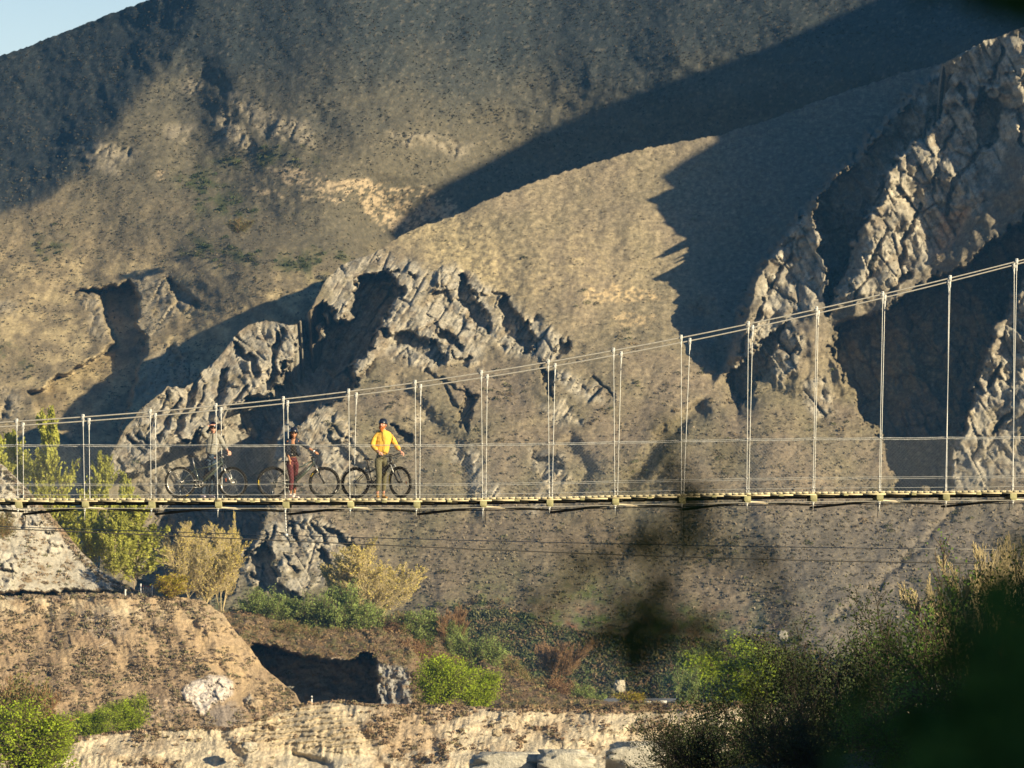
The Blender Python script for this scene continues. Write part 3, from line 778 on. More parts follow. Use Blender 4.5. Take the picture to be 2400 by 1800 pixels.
# unseen rise added behind the camera's right shoulder to keep the near thicket shaded
def k2(q): return np.interp(q, [-70, -40, 64, 72, 80], [8, 15, 15, 11, -6])
ridge_caster('shade_hill', -70, 82, 30, k2, 16, 'unseen rise added beside the viewpoint to shade the near thicket', 1.0, 0.8, C_GREEN)

# road and its concrete barrier on the valley floor
m_road = mat('asphalt', (0.20, 0.20, 0.20), 0.9, noise=0.15, nscale=0.6)
def strip(name, xs, D0, y0, D1, y1, m, label, cat, dy=None):
    a = PV(xs, np.full(len(xs), y0) + (dy or np.zeros(len(xs))), D0); b = PV(xs, np.full(len(xs), y1) + (dy or np.zeros(len(xs))), D1)
    V = np.concatenate([a, b]); n = len(xs)
    Q = [[i, i + 1, n + i + 1, n + i] for i in range(n - 1)]
    o = mesh_np(name, V, Q, m, None, np.broadcast_to((0.10, 0.13, 0.04), (len(V), 3)))
    tag(o, label, cat, None, 'structure')
strip('valley_floor', np.linspace(1250, 2300, 20), 520, 1662, 652, 1640, mt_near, 'green verge in front of the valley road', 'verge')
strip('road', np.linspace(1330, 1800, 20), 598, 1646, 640, 1636.5, m_road, 'grey road on the valley floor', 'road')

# ------------------------------------------------------------------ scrub and undergrowth
ico_v = []
_p = (1 + 5 ** .5) / 2
for a_, b_ in ((-1, _p), (1, _p), (-1, -_p), (1, -_p)):
    ico_v.append((a_, b_, 0))
for a_, b_ in ((-1, _p), (1, _p), (-1, -_p), (1, -_p)):
    ico_v.append((0, a_, b_))
for a_, b_ in ((_p, -1), (_p, 1), (-_p, -1), (-_p, 1)):
    ico_v.append((a_, 0, b_))
ico_v = np.array(ico_v) / math.sqrt(1 + _p * _p)
ico_f = np.array([[0, 11, 5], [0, 5, 1], [0, 1, 7], [0, 7, 10], [0, 10, 11], [1, 5, 9], [5, 11, 4], [11, 10, 2], [10, 7, 6], [7, 1, 8],
                  [3, 9, 4], [3, 4, 2], [3, 2, 6], [3, 6, 8], [3, 8, 9], [4, 9, 5], [2, 4, 11], [6, 2, 10], [8, 6, 7], [9, 8, 1]])

def pick_cols(cols, n, var=0.3):
    cols = np.asarray(cols, float)
    c = cols[rng.integers(0, len(cols), n)]
    return c * (1 + var * rng.uniform(-1, 1, (n, 1)))

def scrub_ico(name, x, y, D, size, cols, m, label, cat, sink=0.25):
    n = len(x)
    base = PV(x, y, D)
    s = size * D / F
    V = ico_v[None] * (1 + 0.45 * rng.uniform(-1, 1, (n, 12, 1))) * s[:, None, None] * np.array([1, 1, 0.85])
    V = V + base[:, None] + np.array([0, 0, 1.0]) * (s * (0.45 - sink))[:, None, None]
    Fc = ico_f[None] + (np.arange(n) * 12)[:, None, None]
    c = np.repeat(pick_cols(cols, n), 12, 0)
    o = mesh_np(name, V.reshape(-1, 3), Fc.reshape(-1, 3), m, None, c)
    tag(o, label, cat, None, 'stuff'); return o

def tuft_np(base, s, cols, k=12, leaf=0.42, flat=0.75, up=0.5):
    """k random leaf faces filling a low dome of radius s at every base point"""
    n = len(base)
    d = rng.normal(size=(n, k, 3)); d /= np.linalg.norm(d, axis=2, keepdims=True)
    d[..., 2] = np.abs(d[..., 2]) * flat
    r = rng.uniform(0.35, 1, (n, k, 1)) ** 0.5
    c = base[:, None] + d * r * s[:, None, None]
    u = rng.normal(size=(n, k, 3)); u[..., 2] += up; u /= np.linalg.norm(u, axis=2, keepdims=True)
    v = np.cross(u, rng.normal(size=(n, k, 3))); v /= np.linalg.norm(v, axis=2, keepdims=True)
    ls = (leaf * s[:, None, None]) * rng.uniform(0.6, 1.3, (n, k, 1))
    V = np.stack([c - u * ls * 0.6, c + v * ls * 0.42, c + u * ls * 0.7, c - v * ls * 0.42], 2)
    Q = (np.arange(n * k) * 4)[:, None] + np.arange(4)
    col = np.repeat(pick_cols(cols, n), k * 4, 0) * (1 + 0.15 * rng.uniform(-1, 1, (n * k * 4, 1)))
    return V.reshape(-1, 3), Q, col

def scrub_tuft(name, x, y, D, size, cols, m, label, cat, k=16, leaf=0.6, mul=None):
    V, Q, c = tuft_np(PV(x, y, D), size * D / F, cols, k, leaf)
    if mul is not None: c = c * np.repeat(mul, k * 4)[:, None]
    o = mesh_np(name, V, Q, m, None, c)
    tag(o, label, cat, None, 'stuff'); return o

def scatter(n, x0, x1, y0, y1, dens):
    x = rng.uniform(x0, x1, n); y = rng.uniform(y0, y1, n)
    k = rng.uniform(0, 1, n) < dens(x, y)
    return x[k], y[k]

m_scrub = leaf_mat('scrub_leaves', (0.2, 0.15, 0.1), 0.12, 0.25, True, 0.8)
# hill scrub
def densM(x, y):
    ok = (y > pl(M_CREST, x) + 3) & (y < 1660)
    D, R, pit, g = depthM(x, y, True)
    n = fbm(x / 60, y / 45, 3, 201)
    d = (0.18 + 0.5 * sstep((y - 850) / 300) + 0.9 * n) * (1 - 0.85 * R) * np.where(pit > 2, 0.35, 1)
    return np.where(ok, d, 0)
x, y = scatter(70000, -50, 2450, 60, 1660, densM)
scrub_tuft('scrub', x, y, depthM(x, y), rng.uniform(1.6, 4.4, len(x)) * (0.75 + 0.5 * sstep((y - 700) / 500)), [(0.20, 0.165, 0.12), (0.18, 0.15, 0.10), (0.23, 0.19, 0.135), (0.25, 0.205, 0.145), (0.16, 0.14, 0.09)], m_scrub,
          'low dry scrub dotted over the rocky spur', 'scrub', 7, 0.95)
def densH(x, y):
    ok = (y > pl(H_CREST, x) + 2) & (y < pl(M_CREST, x) + 20) & (y < 1150)
    n = fbm(x / 80, y / 50, 3, 202)
    return np.where(ok, 0.35 + 1.1 * n, 0)
x, y = scatter(90000, -50, 2450, -60, 1150, densH)
scrub_tuft('scrub', x, y, depthH(x, y), rng.uniform(1.6, 3.8, len(x)), [(0.12, 0.10, 0.07), (0.10, 0.095, 0.06), (0.16, 0.125, 0.08), (0.09, 0.085, 0.06)], m_scrub,
          'sparse dark heath on the far mountainside', 'scrub', 5, 1.0, 0.45 + 0.6 * sstep((y - 200 - 0.1 * x) / 300))  # scrub darkened upslope, the slope's dim light put into its colour
# bushes too many to count in the far gully
def densHB(x, y):
    xw, yw = wpx(x, y, 75, 16, 30); b = np.zeros(x.shape)
    for p in H_BUSH: b = np.maximum(b, inside(p, xw, yw, 20))
    return b * sstep(0.6 + 3 * fbm(x / 50, y / 34, 4, 72))
x, y = scatter(3600, 0, 900, 340, 900, densHB)
V, Q, c = tuft_np(PV(x, y, depthH(x, y)), rng.uniform(5, 11, len(x)) * 0.068, [(0.07, 0.085, 0.035), (0.055, 0.07, 0.035), (0.10, 0.10, 0.05), (0.09, 0.085, 0.07)], 40, 0.34)
tag(mesh_np('bushes', V, Q, m_scrub, None, c), 'dark bushes filling the gully of the far hillside', 'bushes', None, 'stuff')
# darker bushes gathered in the folds of the spur
def densMB(x, y):
    ok = (y > pl(M_CREST, x) + 8) & (y < 1560)
    D, R, pit, g = depthM(x, y, True)
    n = fbm(x / 110, y / 80, 3, 207) + 0.5 * fbm(x / 30, y / 26, 2, 208)
    return np.where(ok & (pit < 1), sstep((n - 0.12 - 0.25 * sstep((900 - y) / 300)) * 4) * (1 - 0.8 * R), 0)
x, y = scatter(9000, -20, 2450, 400, 1560, densMB)
V, Q, c = tuft_np(PV(x, y, depthM(x, y)), rng.uniform(4, 11, len(x)) * 0.062, [(0.12, 0.11, 0.06), (0.09, 0.085, 0.05), (0.15, 0.12, 0.07), (0.13, 0.13, 0.06), (0.20, 0.15, 0.09)], 34, 0.34)
tag(mesh_np('bushes', V, Q, m_scrub, None, c), 'dark low bushes gathered in the folds of the rocky spur', 'bushes', None, 'stuff')
# valley thicket
def densV(x, y):
    top = pl([(1040, 1440), (1120, 1380), (1200, 1340), (1330, 1310), (1480, 1320), (1600, 1370), (1750, 1450), (2000, 1520)], x)
    t = (y - top + 110 * fbm(x / 60, y / 50, 3, 203)) / 90
    return sstep(t) * (x > 1010) * (y > pl(E_CREST, x) - 150) * (0.9 - 0.3 * (y > 1600))
x, y = scatter(13000, 1000, 2100, 1260, 1640, densV)
V, Q, c = tuft_np(PV(x, y, depthM(x, y) - 0.6), rng.uniform(7, 21, len(x)) * 0.056, [(0.11, 0.12, 0.05), (0.08, 0.10, 0.04), (0.15, 0.11, 0.06), (0.19, 0.13, 0.075), (0.16, 0.15, 0.07), (0.09, 0.09, 0.045)], 60, 0.26)
tag(mesh_np('undergrowth', V, Q, m_scrub, None, c), 'tangled brown and green thicket at the foot of the spur', 'undergrowth', None, 'stuff')
# left bank
def densC(x, y):
    ok = (y > pl(C_CREST, x) + 2) & (y < 1790)
    D, R, W = depthC(x, y, True)
    n = fbm(x / 45, y / 40, 3, 204); n1 = fbm(x / 120, y / 90, 4, 111)
    d = 0.30 + 1.1 * n + 0.7 * n1
    d = d * np.where(y < 1388, 0.45, 1) * (1 - R) * (1 - W)
    d = np.where(abs(y - 1396) < 7, 0.9, d); d = np.where((x < 345) & (y < pl(C_CREST, x) + 22), 0.85, d)
    return np.where(ok, d, 0)
x, y = scatter(26000, -20, 760, 1080, 1790, densC)
scrub_tuft('scrub', x, y + 1, depthC(x, y) - 0.1, rng.uniform(2.6, 7.5, len(x)), [(0.30, 0.23, 0.15), (0.26, 0.20, 0.13), (0.35, 0.27, 0.18), (0.22, 0.20, 0.11), (0.31, 0.23, 0.17)], m_scrub,
           'brown low shrubs dotted over the bare left bank', 'scrub', 18)
def densB(x, y):
    ok = (y > pl(B_CREST, x)) & (y < 1815)
    D, st = depthB(x, y, True)
    n = fbm(x / 50, y / 30, 3, 205); n1 = fbm(x / 140, y / 60, 4, 151)
    d = 0.0 + 1.1 * n + 1.0 * n1 + 0.35 * sstep((x - 830) / 60) * sstep((1130 - x) / 100) - 0.35 * st - 0.3 * (y > 1750)
    d = np.where(y < pl(B_CREST, x) + 7, 0.95, d)
    return np.where(ok, d, 0)
x, y = scatter(13000, -20, 1900, 1636, 1815, densB)
scrub_tuft('scrub', x, y + 1, depthB(x, y) - 0.1, rng.uniform(3.0, 8, len(x)), [(0.30, 0.20, 0.13), (0.25, 0.18, 0.11), (0.35, 0.25, 0.16), (0.24, 0.20, 0.11), (0.36, 0.26, 0.17)], m_scrub,
           'brown tussocks along the cream front bank', 'scrub', 18)
def densE(x, y):
    ok = (y > pl(E_CREST, x) - 2) & (y < 1665)
    D, R, pit = depthE(x, y, True)
    return np.where(ok, (1 - R) * 0.9 + R * 0.03, 0)
x, y = scatter(6500, 500, 1750, 1420, 1665, densE)
scrub_tuft('scrub', x, y, depthE(x, y) - 0.2, rng.uniform(5, 11, len(x)), [(0.24, 0.16, 0.09), (0.19, 0.13, 0.08), (0.17, 0.15, 0.07), (0.28, 0.20, 0.11)], m_scrub,
           'brown rough growth covering the middle terrace', 'scrub', 16, 0.4)

# ------------------------------------------------------------------ trees and shrubs
def skeleton(seed, cfg):
    rr = random.Random(seed)
    segs = []; pts = []
    maxl = cfg['levels']
    def grow(p, d, L, r, lvl):
        n = cfg['nseg'][lvl]; st = L / n
        for i in range(n):
            j = cfg['jit'][lvl]
            d = Vector((d.x + rr.uniform(-j, j), d.y + rr.uniform(-j, j), d.z + rr.uniform(-j, j) * 0.6 + cfg['up'][lvl])).normalized()
            q = p + d * st
            r2 = r * (1 - 0.75 * (i + 1) / n)
            ra = r * (1 - 0.75 * i / n)
            segs.append((tuple(p), tuple(q), ra, r2, lvl))
            if lvl >= cfg['leaf_lvl'] and (i > 0 or lvl > 1): pts.append(tuple(q)); pts.append(tuple((p + q) / 2))
            fr = (i + 1) / n
            if lvl < maxl and fr >= cfg['start'][lvl]:
                for _ in range(cfg['kids'][lvl]):
                    a = rr.uniform(0, 2 * math.pi)
                    t = d.cross(Vector((math.cos(a), math.sin(a), 0.3))).normalized()
                    ang = math.radians(cfg['ang'][lvl] + rr.uniform(-12, 12))
                    nd = (d * math.cos(ang) + t * math.sin(ang)).normalized()
                    prof = cfg['prof'](fr) if lvl == 0 else (1.1 - 0.6 * fr)
                    grow(p + d * st * rr.random(), nd, L * cfg['len'][lvl] * prof * rr.uniform(0.7, 1.2), ra * cfg['rk'], lvl + 1)
            p = q
    for s in range(cfg['stems']):
        a = rr.uniform(0, 2 * math.pi); le = cfg['lean'] * rr.uniform(0.3, 1) if cfg['stems'] > 1 else cfg['lean'] * 0.15
        off = Vector((math.cos(a), math.sin(a), 0)) * (0.04 if cfg['stems'] > 1 else 0)
        d = Vector((math.cos(a) * math.sin(le), math.sin(a) * math.sin(le), math.cos(le)))
        grow(off, d, rr.uniform(0.75, 1.0) if cfg['stems'] > 1 else 1.0, cfg['r'] * (0.7 if cfg['stems'] > 1 else 1), 0)
    return segs, np.array(pts)

def make_plant(name, seed, cfg, leafm, barkm, nleaf, leafs, leaf_col=None, thin=0.0, jitter=0.03):
    """unit-height plant; returns (trunk mesh, crown mesh)"""
    segs, pts = skeleton(seed, cfg)
    A = np.array([s[0] for s in segs]); B = np.array([s[1] for s in segs]); r0 = np.array([s[2] for s in segs]); r1 = np.array([s[3] for s in segs]); lv = np.array([s[4] for s in segs])
    allp = np.concatenate([A, B])
    zt = np.percentile(allp[:, 2], cfg.get('zp', 99.7)); ex = np.percentile(np.abs(allp[:, :2]), 98)
    ctr = np.array([*(np.percentile(allp[:, :2], 3, 0) + np.percentile(allp[:, :2], 97, 0)) / 2, 0]) * cfg.get('ctr', 1)
    A = A - ctr; B = B - ctr; pts = pts - ctr; ex = np.percentile(np.abs(allp[:, :2] - ctr[:2]), 98)
    sc = np.array([0.5 / ex, 0.5 / ex, 1 / zt])
    A = A * sc; B = B * sc; pts = pts * sc
    A[:, 2] = np.maximum(A[:, 2], -0.02); B[:, 2] = np.maximum(B[:, 2], -0.02)
    bnd = lv <= cfg['levels']
    mb = MB(); mb.segs(A, B, np.maximum(r0, thin), np.maximum(r1, thin), 4)
    rg = np.random.default_rng(seed)
    idx = rg.integers(0, len(pts), nleaf)
    c = pts[idx] + rg.normal(size=(nleaf, 3)) * jitter * np.array([cfg.get('wj', 1), cfg.get('wj', 1), 1])
    u = rg.normal(size=(nleaf, 3)); u[:, 2] += 0.6; u /= np.linalg.norm(u, axis=1, keepdims=True)
    v = np.cross(u, rg.normal(size=(nleaf, 3))); v /= np.linalg.norm(v, axis=1, keepdims=True)
    ls = leafs * rg.uniform(0.6, 1.3, (nleaf, 1))
    return mb, (c, u, v, ls)

PROT = {}
def plant(kind, x, y, wpx_, hpx, D, label, cat='tree', group=None, seed=0, rz=None, name=None):
    """place a plant: base pixel, crown width and height in photo pixels, distance"""
    K = KINDS[kind]
    h = hpx * D / F; wd = wpx_ * D / F
    key = (kind, seed % K['vars'])
    if key not in PROT:
        mb, (c, u, v, ls) = make_plant(kind, 100 + seed % K['vars'] * 7 + K['seed'], K['cfg'], None, None, K['nleaf'], K['leaf'], thin=K['thin'], jitter=K['jit'])
        asp = K['asp']   # reference width / height, keeps leaves roughly round when scaled
        V = np.stack([c - u * ls * np.array([1 / asp, 1 / asp, 1]) * 0.6, c + v * ls * np.array([1 / asp, 1 / asp, 1]) * 0.45, c + u * ls * np.array([1 / asp, 1 / asp, 1]) * 0.7, c - v * ls * np.array([1 / asp, 1 / asp, 1]) * 0.45], 1).reshape(-1, 3)
        Q = (np.arange(len(c)) * 4)[:, None] + np.arange(4)
        tr = mb.build('trunk', K['bark'], None, True)
        cr = mesh_np('crown', V, Q, K['leafm'])
        PROT[key] = (tr.data, cr.data)
        bpy.data.objects.remove(tr); bpy.data.objects.remove(cr)
    t = empty(name or K['name'], P(x, y, D), label, cat, group, rng.uniform(0, 6.28) if rz is None else rz)
    t.scale = (wd, wd, h)
    for nm, me in zip(('trunk' if cat == 'tree' else 'stem', 'crown' if cat == 'tree' else 'foliage'), PROT[key]):
        o = bpy.data.objects.new(nm, me); COL.objects.link(o); o.parent = t
    return t

bark_pale = mat('pale_bark', (0.34, 0.26, 0.17), 0.9, noise=0.3, nscale=30)
bark_brown = mat('brown_bark', (0.12, 0.085, 0.055), 0.9, noise=0.3, nscale=30)
bark_gold = mat('golden_twigs', (0.50, 0.40, 0.22), 0.9, noise=0.2, nscale=10)
bark_dark = mat('dark_bark', (0.05, 0.04, 0.03), 0.9, noise=0.3, nscale=30)
bark_tan = mat('tan_twigs', (0.30, 0.18, 0.09), 0.9, noise=0.2, nscale=10)
lf_poplar = leaf_mat('poplar_leaves', (0.47, 0.47, 0.10), 0.4, 0.3, vs=4)
lf_gold = leaf_mat('willow_buds', (0.74, 0.61, 0.17), 0.4, 0.25, vs=4)
lf_lime = leaf_mat('lime_leaves', (0.38, 0.47, 0.045), 0.45, 0.35, vs=5)
lf_green = leaf_mat('shrub_leaves', (0.27, 0.33, 0.10), 0.35, 0.35, vs=5)
lf_olive = leaf_mat('olive_leaves', (0.22, 0.20, 0.08), 0.3, 0.35, vs=5)
lf_yellow = leaf_mat('yellow_leaves', (0.42, 0.34, 0.04), 0.4, 0.25, vs=5)
lf_brown = leaf_mat('russet_leaves', (0.19, 0.11, 0.06), 0.3, 0.3, vs=5)
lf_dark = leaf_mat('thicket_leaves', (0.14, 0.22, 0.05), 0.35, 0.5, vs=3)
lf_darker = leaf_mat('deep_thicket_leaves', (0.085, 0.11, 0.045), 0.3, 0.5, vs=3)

cfg_poplar = dict(levels=2, nseg=[9, 5, 4], jit=[0.05, 0.12, 0.2], up=[0.05, 0.16, 0.12], leaf_lvl=1, start=[0.12, 0.2, 0], kids=[5, 3, 0], ang=[46, 40, 0], len=[0.36, 0.4, 0],
                  prof=lambda f: 1.25 - 0.95 * f, stems=1, lean=0.1, r=0.013, rk=0.5)
cfg_willow = dict(levels=3, nseg=[7, 5, 4, 3], jit=[0.10, 0.12, 0.14, 0.16], up=[0.05, 0.12, 0.16, 0.16], leaf_lvl=2, start=[0.25, 0.2, 0.2, 0], kids=[3, 3, 3, 0], ang=[34, 30, 28, 0],
                  len=[0.55, 0.5, 0.45, 0], prof=lambda f: 1.15 - 0.6 * f, stems=4, lean=0.6, r=0.016, rk=0.55)
cfg_round = dict(levels=2, nseg=[6, 5, 4], jit=[0.12, 0.22, 0.3], up=[0.05, 0.10, 0.08], leaf_lvl=1, start=[0.15, 0.1, 0], kids=[4, 4, 0], ang=[52, 45, 0], len=[0.42, 0.5, 0],
                 prof=lambda f: 0.75 + 0.35 * math.sin(f * 3.1), stems=4, lean=0.42, r=0.03, rk=0.5, zp=94)
cfg_bush = dict(levels=2, nseg=[4, 4, 3], jit=[0.15, 0.25, 0.3], up=[0.0, 0.03, 0.05], leaf_lvl=0, start=[0, 0, 0], kids=[3, 3, 0], ang=[42, 45, 0], len=[0.6, 0.5, 0],
                prof=lambda f: 1.1 - 0.4 * f, stems=8, lean=0.95, r=0.02, rk=0.5, zp=93)
KINDS = {
    'poplar': dict(cfg=cfg_poplar, vars=3, seed=1, nleaf=7000, leaf=0.022, thin=0.0016, jit=0.012, asp=0.4, bark=bark_pale, leafm=lf_poplar, name='poplar_tree'),
    'willow': dict(cfg=cfg_willow, vars=3, seed=5, nleaf=11000, leaf=0.013, thin=0.0017, jit=0.008, asp=0.9, bark=bark_gold, leafm=lf_gold, name='willow_tree'),
    'lime': dict(cfg=cfg_round, vars=3, seed=8, nleaf=15000, leaf=0.030, thin=0.003, jit=0.055, asp=1.1, bark=bark_brown, leafm=lf_lime, name='leafy_tree'),
    'green': dict(cfg=cfg_bush, vars=3, seed=12, nleaf=9000, leaf=0.040, thin=0.004, jit=0.05, asp=1.4, bark=bark_brown, leafm=lf_green, name='shrub'),
    'olive': dict(cfg=cfg_bush, vars=2, seed=15, nleaf=6500, leaf=0.040, thin=0.004, jit=0.05, asp=1.4, bark=bark_tan, leafm=lf_olive, name='shrub'),
    'yellow': dict(cfg=cfg_bush, vars=1, seed=19, nleaf=4000, leaf=0.06, thin=0.004, jit=0.05, asp=1.4, bark=bark_tan, leafm=lf_yellow, name='shrub'),
    'brown': dict(cfg=cfg_bush, vars=2, seed=23, nleaf=3000, leaf=0.045, thin=0.005, jit=0.05, asp=1.4, bark=bark_tan, leafm=lf_brown, name='shrub'),
    'bare': dict(cfg=cfg_willow, vars=2, seed=29, nleaf=900, leaf=0.014, thin=0.0022, jit=0.01, asp=1.0, bark=bark_tan, leafm=lf_brown, name='bare_tree'),
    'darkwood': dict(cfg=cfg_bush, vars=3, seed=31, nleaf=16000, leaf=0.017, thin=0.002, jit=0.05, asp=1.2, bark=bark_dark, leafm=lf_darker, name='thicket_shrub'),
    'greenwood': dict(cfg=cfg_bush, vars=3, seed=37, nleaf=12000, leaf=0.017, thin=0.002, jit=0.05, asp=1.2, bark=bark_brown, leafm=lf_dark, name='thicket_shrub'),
}
G1 = 'young poplars on the terrace behind the left bank'
plant('poplar', 112, 1290, 92, 332, 474, 'tall slender yellow-green poplar rising highest above the bridge deck at the left', 'tree', G1, 0)
plant('poplar', 42, 1250, 88, 236, 478, 'bushy young poplar behind the first pair of hangers', 'tree', G1, 1)
plant('poplar', -8, 1260, 80, 246, 472, 'poplar cut by the left edge of the picture', 'tree', G1, 2)
plant('poplar', 150, 1300, 90, 150, 477, 'small poplar whose top just reaches the underside of the deck', 'tree', G1, 2)
plant('poplar', 228, 1362, 88, 296, 480, 'poplar with bare pale stem, its crown across the deck by the second hangers', 'tree', G1, 1)
plant('poplar', 205, 1340, 60, 150, 474, 'narrow thin poplar under the deck left of the pale stems', 'tree', G1, 0)
plant('poplar', 292, 1385, 76, 276, 484, 'poplar whose crown shows between the second and third hangers', 'tree', G1, 2)
plant('poplar', 318, 1392, 126, 222, 476, 'wide bright poplar hanging out over the dark gorge', 'tree', G1, 0)
plant('poplar', 268, 1385, 70, 190, 472, 'poplar with twin pale stems below the deck', 'tree', G1, 1)
G2 = 'golden budding willows above the gorge'
plant('willow', 478, 1440, 176, 212, 452, 'wide golden willow just coming into bud beside the left bank rim', 'tree', G2, 0)
plant('willow', 512, 1432, 92, 224, 458, 'upright golden willow with the tallest crown left of the pointed crag', 'tree', G2, 1)
plant('willow', 892, 1470, 235, 200, 522, 'broad golden willow standing over the green shrubs', 'tree', G2, 2)
plant('willow', 806, 1455, 190, 150, 528, 'leaning golden willow spreading low to the left of the broad one', 'tree', G2, 1)
plant('willow', 858, 1460, 130, 172, 532, 'golden willow at the back between two spreading ones', 'tree', G2, 0)
plant('yellow', 402, 1400, 84, 44, 446, 'bright yellow-green bush beside the fence posts', 'bush', None, 0)
G3 = 'bright lime leafed trees'
plant('lime', 1030, 1654, 128, 96, 392, 'big lime green tree beside the grey rock face', 'tree', G3, 0)
plant('lime', 1116, 1664, 104, 84, 396, 'lower lime green tree to the right of the big one', 'tree', G3, 1)
plant('lime', 222, 1735, 92, 62, 398, 'lime green tree, left one of the pair on the left bank foot', 'tree', G3, 2)
plant('lime', 298, 1726, 94, 76, 402, 'taller lime green tree, right one of the pair on the left bank foot', 'tree', G3, 1)
plant('lime', 146, 1770, 48, 78, 330, 'small upright green tree beside the shaggy corner trees', 'tree', G3, 0)
plant('lime', 70, 1830, 200, 150, 300, 'shaggy yellow-green tree filling the bottom left corner', 'tree', None, 2)
plant('bare', 30, 1800, 210, 220, 306, 'brown twiggy tree behind the shaggy one in the left corner', 'tree', None, 0)
plant('olive', 18, 1780, 190, 150, 302, 'dull olive bush in the bottom left corner', 'bush', None, 1)
G4 = 'green shrubs on the middle terrace'
for i, (a, b, c_, d_, k, l) in enumerate([
        (612, 1462, 90, 65, 'green', 'pale green shrub at the left end of the green row, beside the bank'), (660, 1478, 100, 65, 'green', 'low green shrub second from the left in the green row'),
        (722, 1488, 110, 77, 'green', 'rounded green shrub in the middle of the green row'), (790, 1492, 112, 97, 'green', 'tallest fresh green shrub in front of the leaning willow'),
        (850, 1500, 110, 72, 'green', 'green shrub under the broad golden willow'), (700, 1512, 110, 45, 'olive', 'low olive shrub in front of the green row'),
        (610, 1505, 100, 50, 'olive', 'olive shrub above the dark cutting at the left'), (800, 1528, 130, 52, 'olive', 'wide olive shrub over the middle of the dark cutting'),
        (900, 1530, 110, 57, 'brown', 'brown shrub above the grey rock face'), (940, 1512, 100, 60, 'olive', 'olive shrub to the right of the broad willow'),
        (985, 1522, 90, 77, 'green', 'fresh green shrub right of the golden willows'), (960, 1548, 110, 42, 'brown', 'brown shrub on top of the grey rock face'),
        (1062, 1530, 70, 112, 'bare', 'reddish leafless bush at the edge of the thicket'), (1066, 1545, 60, 72, 'green', 'small green shrub in front of the reddish leafless bush'),
        (1128, 1575, 100, 70, 'green', 'grey-green shrub above the right lime green tree'), (1180, 1600, 80, 50, 'olive', 'olive shrub beyond the right lime green tree'),
        (1040, 1575, 90, 37, 'brown', 'brown shrub behind the big lime green tree'), (1230, 1640, 90, 62, 'olive', 'olive shrub on the terrace edge right of the lime trees'),
        (1310, 1655, 90, 57, 'brown', 'brown shrub left of the valley road'), (1230, 1668, 70, 37, 'brown', 'small brown shrub on the front rim'),
        (1480, 1668, 80, 37, 'yellow', 'yellow bush in front of the valley road'), (1375, 1668, 80, 50, 'green', 'green bush left of the yellow bush')]):
    dd = 500 if a < 1150 else 515
    plant(k, a, b, c_, d_, dd - (8 if d_ < 50 else 0), l, 'bush', G4 if k != 'bare' else None, i)
plant('lime', 1735, 1668, 190, 138, 560, 'wide yellow-green willow beyond the valley road', 'tree', None, 1)
plant('green', 1640, 1664, 110, 120, 566, 'dull green bush at the left flank of the valley willow', 'bush', None, 1)
plant('green', 1612, 1668, 66, 84, 540, 'pale green sapling standing by the road end', 'bush', None, 2)
plant('bare', 1310, 1600, 130, 100, 640, 'pinkish leafless tree in the valley thicket', 'tree', None, 1)
plant('olive', 12, 1258, 56, 44, 440, 'dark round bush on the pale scree at the left edge', 'bush', None, 0)
plant('olive', 560, 545, 60, 26, 792, 'dark bush in the far gully above the spur', 'bush', None, 1)

KINDS['twiggy'] = dict(cfg=dict(cfg_willow, stems=7, lean=0.8), vars=2, seed=41, nleaf=500, leaf=0.014, thin=0.0016, jit=0.012, asp=1.0, bark=bark_gold, leafm=lf_poplar, name='twiggy_bush')
plant('twiggy', 2290, 1700, 340, 400, 98, 'tall twiggy bush with sunlit golden branches rising out of the thicket', 'bush', None, 0, 1.0)
plant('twiggy', 2420, 1700, 260, 430, 99, 'golden twiggy bush cut by the right edge of the picture', 'bush', None, 1, 2.0)
# the shaded thicket at the right, close to the camera
G5 = 'shaded thicket shrubs on the near bank'
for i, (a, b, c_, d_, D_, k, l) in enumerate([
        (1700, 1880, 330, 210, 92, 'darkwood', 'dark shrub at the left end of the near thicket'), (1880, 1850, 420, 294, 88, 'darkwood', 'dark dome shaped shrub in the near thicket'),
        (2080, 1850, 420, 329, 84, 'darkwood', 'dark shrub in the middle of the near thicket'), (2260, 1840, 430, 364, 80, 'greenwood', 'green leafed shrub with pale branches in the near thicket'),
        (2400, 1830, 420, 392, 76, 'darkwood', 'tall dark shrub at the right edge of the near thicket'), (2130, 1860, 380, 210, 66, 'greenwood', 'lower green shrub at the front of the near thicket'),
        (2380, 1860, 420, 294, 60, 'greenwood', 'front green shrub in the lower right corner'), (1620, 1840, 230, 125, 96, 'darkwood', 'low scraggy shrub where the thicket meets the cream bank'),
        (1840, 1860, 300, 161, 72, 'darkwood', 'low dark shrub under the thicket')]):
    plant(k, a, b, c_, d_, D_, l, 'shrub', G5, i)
# ------------------------------------------------------------------ the footbridge
DN, DF = 119.4, 120.75          # near and far edge of the deck
m_galv = mat('galvanised_steel', (0.62, 0.60, 0.55), 0.45, 0.35, noise=0.12, nscale=15)
m_wire = mat('wire_rope', (0.50, 0.46, 0.39), 0.5, 0.35, noise=0.15, nscale=20)
m_dwire = mat('dark_cable', (0.06, 0.055, 0.05), 0.7, noise=0.2, nscale=20)
m_deck = mat('deck_timber', (0.62, 0.53, 0.34), 0.85, noise=0.2, nscale=6, bump=0.3, bscale=50)
m_beam = mat('mossy_beam_timber', (0.36, 0.33, 0.17), 0.9, noise=0.35, nscale=5, bump=0.4, bscale=30)
m_strg = mat('stringer_and_shaded_brace', (0.10, 0.085, 0.055), 0.9, noise=0.3, nscale=5)
m_brace = mat('lit_brace_timber', (0.60, 0.50, 0.34), 0.85, noise=0.2, nscale=4)
m_mesh = mat('chain_link', (0.30, 0.29, 0.27), 0.5, 0.2)

